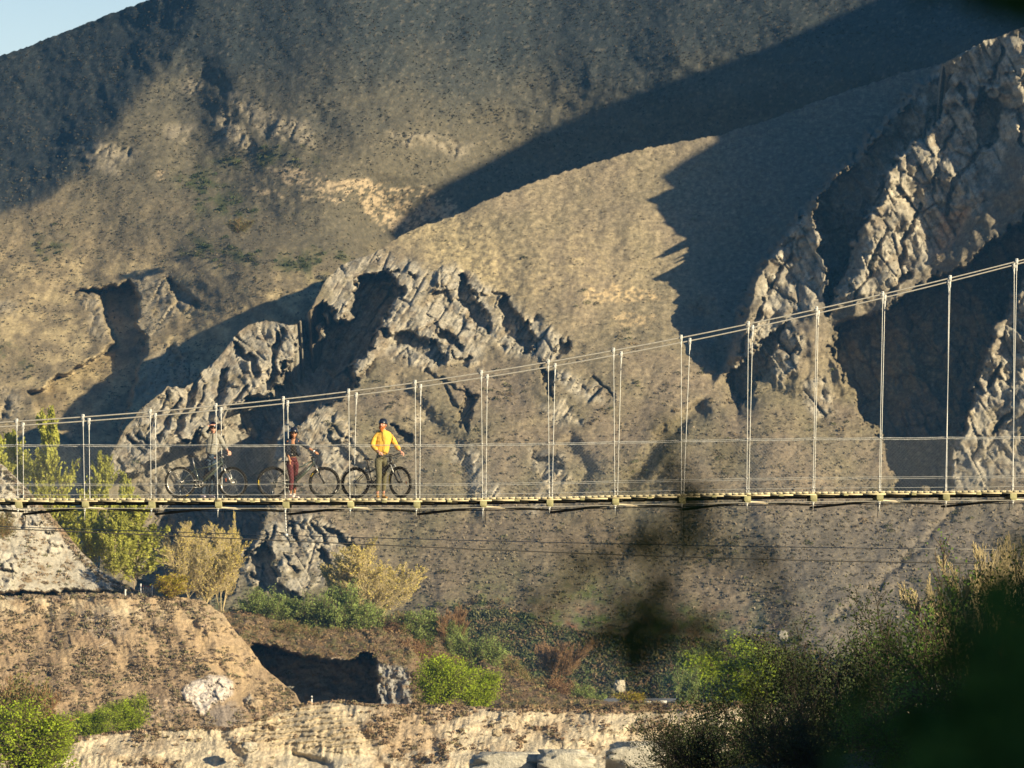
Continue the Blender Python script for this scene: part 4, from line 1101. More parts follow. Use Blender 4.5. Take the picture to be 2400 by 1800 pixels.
def deck_y(x): return np.interp(x, [-800, 0, 1000, 1300, 1500, 1700, 1900, 2400, 2800], [1168, 1168, 1168, 1164, 1159.5, 1155.5, 1152.5, 1149, 1147])
TOPN = [(-585, 1020), (-430, 1012), (-275, 1003), (-120, 993), (39, 981), (194.5, 971), (352, 959), (506, 946), (664, 933), (817, 914), (973, 893), (1128, 870), (1285, 844), (1438, 815), (1596.5, 784), (1754, 755), (1914, 721), (2069, 685), (2227, 647), (2383, 608), (2545, 565)]
BOT = [-580, -424, -269, -114, 41.5, 198, 354, 510, 668, 820, 975, 1131, 1287, 1441, 1597, 1750, 1905, 2060.5, 2216, 2373, 2530]
FOFF = [14, 14, 14, 12, 15, 14, 12, 12, 10, 18, 13, 14, 16, 18, 20.5, 10, 4, 5, -3, -6, -8]     # sideways lean of the far hangers at the top
br = empty('suspension_bridge', P(1200, 1168, 120), 'long wire suspension footbridge with timber deck and chain link sides crossing the gorge', 'bridge')
bo = np.array(br.location)
class BM(MB):
    def bb(s, name, m, smooth=False, bevel=0, parent=None):
        for k in range(len(s.v)): s.v[k] = s.v[k] - bo
        return s.build(name, m, parent or br, smooth, bevel)
def W(xm, y, z): return np.array([xm, y, z])
def toX(px, D=DN): return (px - CX) / F * D
def toZ(py, D=DN): return (YH - py) / F * D
def deckz(xm, D=DN):
    return toZ(deck_y(xm / D * F + CX), D)
xl, xr = toX(-640), toX(2620)
# deck: transverse boards, their ends seen from the side
mb = BM(); n = int((xr - xl) / 0.148)
xs = np.linspace(xl, xr, n)
for i, x in enumerate(xs):
    z = deckz(x); jz = 0.004 * math.sin(i * 12.9898) ; L = 0.012 * math.sin(i * 4.1)
    mb.box((x, (DN + DF) / 2, z - 0.021 + jz), (0.0728, (DF - DN) / 2 + 0.01 + L * 0.3, 0.021))
mb.bb('deck_boards', m_deck)
# edge netting laid over the board ends
mb = BM(); A = []; B = []
for x in np.arange(xl, xr, 0.075):
    z0, z1 = deckz(x), deckz(x + 0.0375)
    A += [(x, DN - 0.012, z0 + 0.015), (x + 0.0375, DN - 0.014, z1 - 0.028)]; B += [(x + 0.0375, DN - 0.014, z1 - 0.028), (x + 0.075, DN - 0.012, deckz(x + 0.075) + 0.015)]
mb.segs(A, B, 0.0025, sides=3); mb.bb('edge_netting', m_galv)
mb = BM(); sx = np.linspace(xl, xr, 61)
for a, b in zip(sx[:-1], sx[1:]):
    mb.box(((a + b) / 2, DN + 0.022, deckz((a + b) / 2) - 0.062 + 0.004 * math.sin(a * 3)), ((b - a) / 2 - 0.002, 0.014, 0.019))
mb.bb('edge_board', m_deck)
# stringers
for yy, nm in ((DN + 0.10, 'stringer'), (DF - 0.12, 'stringer'), ((DN + DF) / 2, 'stringer')):
    mb = BM()
    sx = np.linspace(xl, xr, 60)
    for a, b in zip(sx[:-1], sx[1:]):
        z = deckz((a + b) / 2) - 0.042 - 0.036
        mb.box(((a + b) / 2, yy, z), ((b - a) / 2, 0.03, 0.035))
    mb.bb(nm, m_strg)
# cross beams at every hanger pair, small joists between
for i, bx in enumerate(BOT):
    xm = toX(bx) + 0.02; z = deckz(xm) - 0.116
    mb = BM(); hw = 0.078
    V = []
    for yy in (DN - 0.055, DF + 0.05):
        V += [(xm - hw, yy, z + 0.036), (xm + hw, yy, z + 0.036), (xm + hw * 1.0, yy, z - 0.085), (xm - hw, yy, z - 0.085)]
    mb.add(np.array(V), [[0, 3, 2, 1], [4, 5, 6, 7], [0, 1, 5, 4], [1, 2, 6, 5], [2, 3, 7, 6], [3, 0, 4, 7]])
    mb.add(np.array([(xm - hw * .6, DN - 0.04, z - 0.12), (xm + hw * .9, DN - 0.04, z - 0.12), (xm + hw * .9, DN + 0.3, z - 0.12), (xm - hw * .6, DN + 0.3, z - 0.12),
                     (xm - hw * .8, DN - 0.045, z - 0.083), (xm + hw * .98, DN - 0.045, z - 0.083), (xm + hw * .98, DN + 0.32, z - 0.083), (xm - hw * .8, DN + 0.32, z - 0.083)]),
           [[0, 3, 2, 1], [0, 1, 5, 4], [1, 2, 6, 5], [2, 3, 7, 6], [3, 0, 4, 7]])
    o = mb.bb('cross_beam', m_beam, bevel=0.006)
    mb = BM()      # bolt plates and rod end under the beam
    L = 0.26 + 0.16 * abs(math.sin(i * 7.3)) ** 3
    mb.segs([(xm - 0.015, DN - 0.02, z - 0.10)], [(xm - 0.015, DN - 0.02, z - L)], 0.010, sides=6, caps=True)
    mb.box((xm - 0.015, DN - 0.02, z - 0.135), (0.035, 0.03, 0.008)); mb.box((xm - 0.015, DN - 0.02, z - 0.175), (0.02, 0.02, 0.022))
    mb.bb('hanger_bolt', m_galv, parent=br)
    mb = BM(); mb.segs([(xm + 0.04, DF - 0.02, z - 0.10)], [(xm + 0.04, DF - 0.02, z - L * 1.1)], 0.008, sides=6, caps=True); mb.bb('hanger_bolt', m_galv, parent=br)
    if i < len(BOT) - 1:
        xj = toX((bx + BOT[i + 1]) / 2) + 0.02 + 0.03 * math.sin(i * 3.1)
        mb = BM(); mb.box((xj, (DN + DF) / 2, deckz(xj) - 0.07), (0.055, (DF - DN) / 2 + 0.0, 0.0275)); mb.bb('joist', m_beam, bevel=0.004)
# zigzag braces and bottom cables under the beams
for i in range(len(BOT) - 1):
    a = toX(BOT[i]) + 0.06; b = toX(BOT[i + 1]) - 0.03
    za = deckz(a) - 0.205; zb = deckz(b) - 0.205
    near_first = i % 2 == 1
    ya, yb = (DN + 0.03, DF - 0.05) if near_first else (DF - 0.05, DN + 0.03)
    if near_first: pa, pb = np.array([a, ya, za - 0.012]), np.array([b + 0.03, yb, zb - 0.055])
    else: pa, pb = np.array([a - 0.02, ya, za - 0.12]), np.array([b, yb, zb - 0.012])
    d = pb - pa; Ln = np.linalg.norm(d); d /= Ln
    s_ = np.cross(d, [0, 0, 1]); s_ /= np.linalg.norm(s_); u_ = np.cross(s_, d)
    M_ = np.stack([d, s_, u_], 1)
    mb = BM(); mb.box((pa + pb) / 2, (Ln / 2, 0.075 if not near_first else 0.05, 0.022), M_)
    mb.bb('diagonal_brace', m_brace if near_first else m_strg, bevel=0.004)  # alternate braces take the dark timber, shade put into their colour
for yy, dz, r, m in ((DN - 0.03, -0.235, 0.010, m_wire), (DF, -0.25, 0.010, m_dwire)):
    xs = np.linspace(xl, xr, 80); mb = BM(); mb.path(np.stack([xs, xs * 0 + yy, deckz(xs) + dz], 1), r, 5); mb.bb('deck_cable', m)

# main cables (two ropes side by side in each), clamps and hangers
tn = np.array(TOPN, float)
def cable_pts(side):
    off = np.array(FOFF) if side else 0
    D = DF + 0.12 if side else DN - 0.12
    dy = np.interp(tn[:, 0], [0, 2400], [9.5, 8]) if side else 0
    xs = tn[:, 0] + off; ys = tn[:, 1] + dy + 5
    g = np.linspace(xs[0], xs[-1], 140)
    # smooth through the clamps
    c = np.polyfit(xs - 1200, ys, 5); yy = np.polyval(c, g - 1200)
    return PV(g, yy, D), c, D, xs
HTOP = {}
for side in (0, 1):
    pts, c, D, xs = cable_pts(side)
    mb = BM(); mb.path(pts + [0, 0, 0.0], 0.017, 7)
    mb.path(pts + [0, 0.045, 0.002], 0.017, 7)
    mb.bb('main_cable', m_wire, True)
    for i, bx in enumerate(BOT):
        px = xs[i]; py = np.polyval(c, px - 1200)
        T = P(px, py, D); HTOP[(side, i)] = T
        DB = DF - 0.02 if side else DN - 0.03
        bxx = bx + (np.interp(bx, [0, 2400], [13.5, 1.5]) if side else 0)
        Bt = np.array([toX(bxx, DB), DB, deckz(toX(bxx, DB), DB) + (0.0)])
        h = empty('hanger', T, None, None)
        for k_ in list(h.keys()): del h[k_]
        h.parent = br; h.location = [float(v) for v in (T - bo)]
        def hb(mb, name, m, bevel=0):
            for k in range(len(mb.v)): mb.v[k] = mb.v[k] - T
            return mb.build(name, m, h, False, bevel)
        mb = MB()
        d = (Bt - T); d /= np.linalg.norm(d)
        mb.segs([T + d * 0.16], [Bt], 0.0085, sides=6)
        for f in (0.0,):
            # threaded lower end
            mb.segs([Bt - d * 0.16], [Bt], 0.012, sides=6)
        hb(mb, 'rod', m_galv)
        mb = MB()
        mb.box(T + np.array([0, -0.030, -0.005]), (0.030, 0.010, 0.070)); mb.box(T + np.array([0, 0.075, -0.005]), (0.030, 0.010, 0.070))
        mb.box(T + np.array([0, 0.022, -0.145]), (0.018, 0.014, 0.075))
        mb.box(T + np.array([0, 0.022, 0.058]), (0.026, 0.05, 0.010))
        for zz in (-0.045, 0.045):
            mb.segs([T + np.array([0.0, -0.055, zz])], [T + np.array([0.0, 0.10, zz])], 0.011, sides=6, caps=True)
        mb.segs([T + np.array([-0.014, -0.058, 0.0])], [T + np.array([-0.014, -0.03, 0.0])], 0.007, sides=6, caps=True)
        hb(mb, 'clamp', m_galv, 0.003)
        # small wire clips where the rails cross
        for hz in (1.25, 0.335, 0.085):
            mb = MB()
            zz = Bt[2] + hz
            t_ = (zz - T[2]) / (Bt[2] - T[2]); q = T + (Bt - T) * t_
            mb.box(q + np.array([0, -0.012, 0]), (0.016, 0.016, 0.016))
            hb(mb, 'wire_clip', m_galv)
# side rails and netting
def rail_pts(side, hz, n=260, sag=0.0):
    D = DF + 0.0 if side else DN - 0.03
    xs = np.linspace(xl, xr, n)
    # hangers lean outward with height
    z = np.array([deckz(x, D) for x in xs]) + hz
    if sag:
        bxs = np.array([toX(b, D) for b in BOT]); ph = np.interp(xs, bxs, np.arange(len(BOT)))
        z = z - sag * np.sin((ph % 1) * math.pi)
    return np.stack([xs, np.full(n, D - 0.004), z], 1)
for side in (0, 1):
    mb = BM()
    p = rail_pts(side, 1.252 - 0.022 * side, 900, 0.012)
    a = np.linspace(0, (xr - xl) / 0.085 * 2 * math.pi, 900)
    p1 = p + np.stack([0 * a, 0.007 * np.cos(a), 0.007 * np.sin(a)], 1); p2 = p + np.stack([0 * a, -0.007 * np.cos(a), -0.007 * np.sin(a)], 1)
    mb.path(p1, 0.0062, 4); mb.path(p2, 0.0055, 4)
    mb.bb('top_rail_wire', m_galv)
    for hz, r, sg in ((0.335, 0.0058, 0.006), (0.085, 0.0052, 0.004)):
        mb = BM(); mb.path(rail_pts(side, hz - 0.035 * side * (hz > 0.2), 200, sg), r, 4); mb.bb('rail_wire', m_galv)
    mb = BM(); sp = 0.082; H = 1.24; A = []; B = []
    D = (DF + 0.0 if side else DN - 0.03)
    k = 0
    for x in np.arange(xl - H, xr, sp):
        for sgn in (1, -1):
            x0 = x if sgn > 0 else x + H
            x1 = x + H if sgn > 0 else x
            nseg = 4
            for j in range(nseg):
                f0, f1 = j / nseg, (j + 1) / nseg
                xa, xb = x0 + (x1 - x0) * f0, x0 + (x1 - x0) * f1
                A.append((xa, D + 0.003 * sgn, deckz(xa, D) + 0.01 + H * f0)); B.append((xb, D + 0.003 * sgn, deckz(xb, D) + 0.01 + H * f1))
    mb.segs(A, B, 0.00098, sides=3); mb.bb('chain_link_netting', m_mesh)

# wind cables slung below the deck, and the turnbuckle stay that holds them
def windcable(pts, D, r, m, nm='wind_cable'):
    pts = np.array(pts, float); g = np.linspace(pts[0, 0], pts[-1, 0], 90)
    c = np.polyfit(pts[:, 0] - 1200, pts[:, 1], 3); mb = BM(); mb.path(PV(g, np.polyval(c, g - 1200), D), r, 6); return mb.bb(nm, m, True)
windcable([(-640, 1212), (-200, 1228), (0, 1234), (250, 1243), (600, 1252), (900, 1261), (1300, 1271), (1700, 1280), (2100, 1286), (2600, 1289)], DF + 1.2, 0.009, m_wire)
windcable([(-640, 1215), (-200, 1234), (0, 1243), (250, 1250), (600, 1258), (900, 1275), (1300, 1297), (1700, 1311), (2100, 1317), (2600, 1320)], DN - 0.9, 0.012, m_dwire)
for sx, y0, y1, dx in ((668, 1196, 1254, 1), (1597, 1184, 1310, 1)):
    mb = BM(); T = P(sx, y0, DN - 0.02); Bt = P(sx + dx * 3, y1, DN - 0.88)
    for k in range(7 if sx < 1000 else 4):
        f = k / 7.0; q = T + (Bt - T) * (0.08 + f * 0.85 if sx < 1000 else 0.04 + f * 0.3)
        mb.ell(q, (0.022, 0.022, 0.030), nu=8, nv=5)
    mb.segs([T], [Bt], 0.008, sides=6)
    mb.segs([P(sx + 5, y0, DF)], [P(sx + 6, y1 - 4, DF + 1.1)], 0.008, sides=6)
    mb.box(Bt, (0.04, 0.03, 0.035))
    mb.bb('wind_stay', m_galv if sx < 1000 else m_dwire)
# ------------------------------------------------------------------ bicycles
m_tyre = mat('tyre_rubber', (0.014, 0.013, 0.012), 0.7, noise=0.2, nscale=30, spec=0.25)
m_blk = mat('black_paint', (0.012, 0.012, 0.014), 0.35, spec=0.5, coat=0.3)
m_blkp = mat('black_plastic', (0.02, 0.02, 0.02), 0.5)
m_grey = mat('grey_green_paint', (0.05, 0.065, 0.05), 0.35, spec=0.5, coat=0.4)
m_alu = mat('bare_alloy', (0.55, 0.52, 0.47), 0.3, 0.8)
m_yel = mat('yellow_tyre_print', (0.85, 0.60, 0.03), 0.6)
m_wht = mat('white_tyre_print', (0.75, 0.72, 0.66), 0.6)
m_org = mat('orange_reflector', (0.8, 0.18, 0.02), 0.4)

def torus(mb, c, R, r, ax=(0, 1, 0), nu=48, nv=8, a0=0, a1=2 * math.pi, rz=None):
    a = np.linspace(a0, a1, nu + 1)
    pts = np.stack([np.cos(a) * R, 0 * a, np.sin(a) * R], 1)
    closed = abs(a1 - a0 - 2 * math.pi) < 1e-6
    if closed: pts = pts[:-1]
    mb.path(pts + np.asarray(c, float), r, nv, closed)

def make_bike(kind, cpx, wb, name_label, yaw, steer, D=120.35, ry=0.37):
    """kind 0..2; cpx = pixel of the wheelbase middle; bike local x runs from rear wheel to front wheel"""
    x0 = toX(cpx, D); z0 = deckz(x0, D) + 0.002
    root = empty('mountain_bike', (x0, D, z0), name_label, 'bicycle', 'mountain bikes held on the footbridge', yaw)
    R = ry; hw = wb / 2
    rear = np.array([-hw, 0, R]); BBk = np.array([-hw + 0.44, 0, 0.335]); seatc = np.array([-hw + 0.34, 0, 0.72])
    ht = np.array([hw - 0.29, 0, 0.93]); hb_ = np.array([hw - 0.245, 0, 0.80]); front = np.array([hw, 0, R])
    ax = (ht - hb_); ax /= np.linalg.norm(ax)
    S = Matrix.Rotation(steer, 4, Vector(ax))
    piv = Vector(hb_)
    fm = m_grey if kind < 2 else m_blk
    # frame
    mb = MB()
    mb.path([seatc + [0.0, 0, 0.02], seatc * 0.5 + BBk * 0.5, BBk], [0.018, 0.019, 0.022], 10)
    mb.path([hb_ + [0.0, 0, 0.03], hb_ * 0.5 + BBk * 0.5 + [0.03, 0, 0.02], BBk + [0.02, 0, 0]], [0.028, 0.036, 0.034], 10)
    tt = ht - [0.01, 0, 0.06]
    sc = seatc - [0, 0, 0.05]
    mb.path([tt, tt * 0.6 + sc * 0.4 + [0, 0, 0.0 if kind == 2 else -0.045], sc * (1 if kind != 2 else 0.8) + (BBk * 0.2 if kind == 2 else 0)], [0.022, 0.019, 0.016], 10)
    mb.path([ht + [0, 0, 0.01], hb_ - ax * 0.02], 0.026, 10)
    for s in (-1, 1):
        mb.path([BBk + [-0.02, s * 0.035, 0], rear + [0.02, s * 0.065, -0.005]], [0.012, 0.009], 6)
        mb.path([sc + [0, s * 0.02, 0], sc * 0.4 + rear * 0.6 + [0, s * 0.06, 0.01], rear + [0, s * 0.065, 0]], [0.010, 0.009, 0.008], 6)
    mb.build('frame', fm, root, True)
    mb = MB(); mb.segs([BBk + [0, -0.05, 0]], [BBk + [0, 0.05, 0]], 0.075, sides=16, caps=True); mb.ell(BBk + [0.05, 0, -0.02], (0.11, 0.05, 0.07), nu=12, nv=8)
    mb.build('motor', m_blkp, root, True)
    if kind != 2:
        dd = (hb_ - BBk); Ln = np.linalg.norm(dd); dd /= Ln; uu = np.cross([0, 1, 0], dd)
        M_ = np.stack([dd, [0, 1, 0], uu], 1)
        mb = MB(); mb.box(BBk + dd * Ln * 0.47 + uu * -0.005 * 0 + uu * (0.045 if uu[2] > 0 else -0.045), (0.19, 0.035, 0.034), M_); mb.build('battery', m_blkp, root, False, 0.012)
    else:
        mb = MB(); dd = (hb_ - BBk); dd /= np.linalg.norm(dd); uu = np.cross(dd, [0, 1, 0]); M_ = np.stack([dd, [0, 1, 0], uu], 1)
        mb.box((hb_ + BBk) / 2 + uu * 0.05, (0.17, 0.04, 0.035), M_); mb.build('battery', m_blkp, root, False, 0.015)
        mb = MB(); st = BBk * 0.6 + seatc * 0.4 + np.array([0.05, 0, 0]); mb.path([st - [0, 0, 0.07], st + [0.02, 0, -0.07], st + [0.05, 0, 0.06]], 0.006, 5); mb.path([st + [0, -.03, 0], st + [0.05, -.03, 0.02]], 0.006, 5)
        mb.build('bottle_cage', m_blkp, root)
    # seat post and saddle
    sd = seatc + (seatc - BBk) / np.linalg.norm(seatc - BBk) * (0.235 if kind == 0 else (0.10 if kind == 1 else 0.17))
    mb = MB(); mb.path([seatc - [0, 0, 0.02], sd], 0.0145, 8); mb.build('seat_post', m_alu if kind == 0 else m_blk, root, True)
    def sadfn(V):
        V = V.copy(); t = (V[:, 0] + 1) / 2
        V[:, 1] *= 1.0 - 0.78 * np.clip(t * 1.4 - 0.15, 0, 1); V[:, 2] = V[:, 2] * 0.7 + 0.25 * (1 - t) ** 2 - 0.25 * V[:, 1] ** 2; return V
    mb = MB(); mb.ell(sd + [0.03, 0, 0.035], (0.14, 0.075, 0.028), nu=16, nv=10, fn=sadfn)
    sad = mb.build('saddle', m_blkp, root, True)
    mb = MB()
    for s in (-1, 1): mb.path([sd + [-0.06, s * 0.02, 0.025], sd + [0, s * 0.02, 0.005], sd + [0.09, s * 0.015, 0.025]], 0.0035, 5)
    mb.build('saddle_rail', m_alu, sad, True)
    # cranks
    mb = MB(); torus(mb, BBk + [0, -0.06, 0], 0.085, 0.006, nu=28, nv=5)
    for k in range(5):
        a = k * 1.2566; mb.segs([BBk + [0, -0.06, 0]], [BBk + [math.cos(a) * 0.08, -0.06, math.sin(a) * 0.08]], 0.006, sides=5)
    mb.build('chainring', m_alu if kind == 0 else m_blk, root)
    cra = {0: 2.9, 1: -0.35, 2: -2.2}[kind]
    for s in (-1, 1):
        a = cra if s < 0 else cra + math.pi
        e = BBk + np.array([math.cos(a) * 0.17, s * 0.075, math.sin(a) * 0.17])
        mb = MB(); mb.path([BBk + [0, s * 0.07, 0], e], [0.014, 0.010], 6); mb.build('crank', m_blk, root, True)
        mb = MB(); mb.box(e + [0, s * 0.055, 0], (0.045, 0.045, 0.009)); mb.build('pedal', m_blkp, root, False, 0.004)
    # chain and derailleur
    mb = MB(); mb.path([BBk + [0, -0.06, 0.085], rear + [0, -0.055, 0.045]], 0.004, 4); mb.path([BBk + [0, -0.06, -0.085], rear + [0.05, -0.055, -0.12]], 0.004, 4)
    mb.build('chain', m_alu, root)
    mb = MB(); mb.path([rear + [0, -0.075, 0], rear + [0.04, -0.08, -0.05], rear + [0.055, -0.06, -0.125]], [0.014, 0.012, 0.018], 6); mb.build('derailleur', m_blkp, root, True)

    def wheel(c, is_front):
        w_ = empty('wheel', (0, 0, 0), None, None)
        w_.parent = root
        w_.location = [float(v) for v in c]
        z = np.zeros(3)
        mb = MB(); torus(mb, z, R - 0.029, 0.0285, nu=64, nv=10)
        A = []; B = []
        for k in range(84):      # tread knobs
            a = k / 84 * 2 * math.pi
            for yy, rr_ in ((-0.02, R - 0.006), (0.02, R - 0.006), (0.0, R - 0.001)):
                aa = a + (0.037 if yy == 0 else 0)
                cc = np.array([math.cos(aa) * rr_, yy, math.sin(aa) * rr_]); t = np.array([-math.sin(aa), 0, math.cos(aa)]); n_ = np.array([math.cos(aa), 0, math.sin(aa)])
                mb.box(cc, (0.007, 0.007, 0.004), np.stack([t, [0, 1, 0], n_], 1))
        mb.build('tyre', m_tyre, w_, True)
        mb = MB(); torus(mb, z, R - 0.062, 0.011, nu=56, nv=6); mb.build('rim', m_blk if kind else m_alu, w_, True)
        mb = MB(); A = []; B = []
        for k in range(28):
            a = k / 28 * 2 * math.pi; s = 1 if k % 2 else -1; a2 = a + (0.9 if (k // 2) % 2 else -0.9)
            A.append((math.cos(a2) * 0.028, s * 0.03, math.sin(a2) * 0.028)); B.append((math.cos(a) * (R - 0.065), 0, math.sin(a) * (R - 0.065)))
        mb.segs(A, B, 0.0016, sides=4); mb.build('spokes', m_alu, w_)
        mb = MB(); mb.segs([(0, -0.055, 0)], [(0, 0.055, 0)], 0.016, sides=10, caps=True); mb.segs([(0, -0.034, 0)], [(0, -0.028, 0)], 0.03, sides=14, caps=True); mb.segs([(0, 0.028, 0)], [(0, 0.034, 0)], 0.03, sides=14, caps=True)
        mb.build('hub', m_alu if kind == 0 else m_blkp, w_, True)
        mb = MB(); torus(mb, (0, 0.045, 0), 0.082, 0.004, nu=30, nv=4)
        for k in range(6):
            a = k * 1.047; mb.segs([(math.cos(a) * 0.02, 0.045, math.sin(a) * 0.02)], [(math.cos(a + .4) * 0.08, 0.045, math.sin(a + .4) * 0.08)], 0.004, sides=4)
        mb.build('brake_disc', m_alu, w_)
        if not is_front:
            mb = MB()
            for k, rr_ in enumerate((0.062, 0.052, 0.043, 0.034)): torus(mb, (0, -0.030 - 0.007 * k, 0), rr_, 0.0045, nu=26, nv=4)
            mb.segs([(0, -0.052, 0)], [(0, -0.028, 0)], 0.045, sides=16, caps=True)
            mb.build('cassette', m_alu, w_)
        # sidewall print: short arcs on the tyre flank
        if kind == 0: arcs = [(2.25, 2.42, m_wht), (-1.15, -0.98, m_yel)] if not is_front else [(2.9, 3.2, m_wht)]
        elif kind == 1: arcs = [(3.0, 3.35, m_yel)] if not is_front else [(2.45, 2.72, m_yel), (-0.7, -0.5, m_wht)]
        else: arcs = [(2.1, 2.3, m_wht)] if not is_front else [(2.65, 3.25, m_yel)]
        for a0, a1, m_ in arcs:
            mb = MB(); nl = max(3, int((a1 - a0) / 0.05))
            for j in range(nl):    # separate letter-like blocks
                b0 = a0 + (a1 - a0) * j / nl; b1 = b0 + (a1 - a0) / nl * 0.72
                aa = np.linspace(b0, b1, 3)
                ins, ous = R - 0.041, R - 0.017
                V = [];
                for a in aa:
                    V += [(math.cos(a) * ins, -0.0275, math.sin(a) * ins), (math.cos(a) * ous, -0.0275, math.sin(a) * ous)]
                V = np.array(V); V[:, 1] -= 0.0018
                mb.add(V, [[0, 2, 3, 1], [2, 4, 5, 3]])
            mb.build('tyre_print', m_, w_)
        if kind == 0 and is_front or kind == 2 and is_front:
            mb = MB(); mb.box((-0.17 if kind == 0 else 0.2, 0, 0.06 if kind == 0 else -0.02), (0.012, 0.006, 0.04)); mb.build('reflector', m_org, w_, False, 0.003)
        return w_
    wheel(rear, False)
    wf = wheel(front, True)
    # front end turns with the steering
    def turned(o):
        o.matrix_local = Matrix.Translation(piv) @ S @ Matrix.Translation(-piv) @ Matrix.Translation(o.location)
    turned(wf)
    crown = hb_ - ax * 0.045
    fk = empty('fork', (0, 0, 0), None, None); fk.parent = root
    for s in (-1, 1):
        mb = MB(); top = crown + np.array([0.012, s * 0.062, 0.03]); mid = crown * 0.5 + front * 0.5 + np.array([0.0, s * 0.062, 0])
        mb.path([top, mid], 0.0165, 8); mb.build('stanchion', m_alu if kind < 2 else m_galv, fk, True)
        mb = MB(); mb.path([mid + (top - mid) * 0.12, front + np.array([0, s * 0.062, 0])], [0.022, 0.018], 8); mb.build('fork_lower', m_blk if kind else m_alu, fk, True)
    mb = MB(); mb.box(crown + [0.005, 0, 0], (0.025, 0.08, 0.022)); mb.path([crown * 0.55 + front * 0.45 + [0.02, -0.06, 0.02], crown * 0.75 + front * 0.25 + [0.045, 0, 0.06], crown * 0.55 + front * 0.45 + [0.02, 0.06, 0.02]], 0.012, 6)
    mb.build('fork_crown', m_blk, fk, False, 0.004)
    turned(fk)
    hs = empty('handlebar', (0, 0, 0), None, None); hs.parent = root
    stem0 = ht + ax * 0.03; stem1 = stem0 + np.array([0.065, 0, 0.025])
    mb = MB(); mb.path([ht, stem0 + ax * 0.01], 0.018, 8); mb.path([stem0, stem1], 0.017, 8); mb.build('stem', m_blk, hs, True)
    mb = MB(); mb.path([stem1 + [-0.05, -0.34, 0.03], stem1 + [-0.03, -0.2, 0.028], stem1 + [0, -0.06, 0], stem1 + [0, 0.06, 0], stem1 + [-0.03, 0.2, 0.028], stem1 + [-0.05, 0.34, 0.03]], 0.0125, 8)
    mb.build('bar', m_blk, hs, True)
    for s in (-1, 1):
        mb = MB(); mb.path([stem1 + [-0.036, s * 0.235, 0.029], stem1 + [-0.05, s * 0.345, 0.03]], 0.0185, 8); mb.build('grip', m_blkp, hs, True)
        mb = MB(); mb.path([stem1 + [-0.02, s * 0.19, 0.02], stem1 + [0.045, s * 0.23, -0.005], stem1 + [0.04, s * 0.30, -0.015]], 0.007, 6); mb.build('brake_lever', m_alu if kind == 0 else m_blk, hs, True)
        mb = MB(); mb.path([stem1 + [-0.01, s * 0.17, 0.01], stem1 + [0.09, s * 0.10, -0.02], stem1 + [0.05, s * 0.02, -0.14], hb_ + [0.05, s * 0.02, -0.01]], 0.004, 5); mb.build('brake_hose', m_blkp, hs, True)
    mb = MB(); mb.box(stem1 + [-0.01, 0, 0.035], (0.03, 0.035, 0.010)); mb.build('display', m_blkp, hs, False, 0.004)
    if kind == 0:
        mb = MB(); mb.ell(stem1 + [0.03, -0.08, 0.0], (0.022, 0.022, 0.022), nu=10, nv=8); mb.build('bell', m_alu, hs, True)
    turned(hs)
    return root

B1 = make_bike(0, 484.5, 1.23, 'mountain bike with pale alloy seat post behind the person in the grey jacket', math.radians(3), math.radians(-24), 119.95)
B2 = make_bike(1, 700.0, 1.21, 'mountain bike with black battery tube beside the person in maroon trousers', math.radians(8), math.radians(-14), 120.05)
B3 = make_bike(2, 886.5, 1.18, 'black mountain bike with yellow tyre print beside the person in yellow', math.radians(-24), math.radians(-22), 120.02)

# ------------------------------------------------------------------ people
def skinmat(name, c): 
    m = mat(name, c, 0.55, spec=0.35)
    m.node_tree.nodes['Principled BSDF'].inputs['Subsurface Weight'].default_value = 0.08
    m.node_tree.nodes['Principled BSDF'].inputs['Subsurface Radius'].default_value = (0.02, 0.008, 0.004)
    return m
def chains(name, chs, m, parent, voxel=0.008, sub=2, smooth_it=2, ells=()):
    """chs: list of chains; a chain is a list of (x, y, z, rx[, ry]); ells: closed ellipsoids (c, r, M)"""
    me = bpy.data.meshes.new(name); V = []; E = []; Rr = []; roots = []
    for ch in chs:
        b = len(V); roots.append(b)
        for k, p in enumerate(ch):
            V.append(p[:3]); Rr.append((p[3], p[4] if len(p) > 4 else p[3]))
            if k: E.append((b + k - 1, b + k))
    me.from_pydata([tuple(float(c) for c in v) for v in V], E, [])
    o = bpy.data.objects.new(name, me); COL.objects.link(o); o.parent = parent
    o.modifiers.new('skin', 'SKIN').use_smooth_shade = True
    sk = me.skin_vertices[0].data
    for i, r in enumerate(Rr): sk[i].radius = r; sk[i].use_root = i in roots
    s = o.modifiers.new('subsurf', 'SUBSURF'); s.levels = sub; s.render_levels = sub
    dg = bpy.context.evaluated_depsgraph_get(); ev = o.evaluated_get(dg)
    m2 = bpy.data.meshes.new_from_object(ev)
    vs = np.empty(len(m2.vertices) * 3); m2.vertices.foreach_get('co', vs)
    bpy.data.objects.remove(o)
    # join with ellipsoids, then remesh to one continuous surface
    mb = MB()
    faces4 = [list(p.vertices) for p in m2.polygons if len(p.vertices) == 4]; faces3 = [list(p.vertices) for p in m2.polygons if len(p.vertices) == 3]
    mb.add(vs.reshape(-1, 3), faces4, faces3)
    for e in ells: mb.ell(*e[:2], M=e[2] if len(e) > 2 else None, nu=20, nv=14, fn=e[3] if len(e) > 3 else None)
    o2 = mb.build(name, m, parent, True)
    r = o2.modifiers.new('remesh', 'REMESH'); r.mode = 'VOXEL'; r.voxel_size = voxel; r.use_smooth_shade = True
    sm = o2.modifiers.new('smooth', 'SMOOTH'); sm.factor = 0.5; sm.iterations = smooth_it
    dg = bpy.context.evaluated_depsgraph_get()
    m3 = bpy.data.meshes.new_from_object(o2.evaluated_get(dg)); m3.name = name
    o2.modifiers.clear(); o2.data = m3
    if not m3.materials: m3.materials.append(m)
    return o2

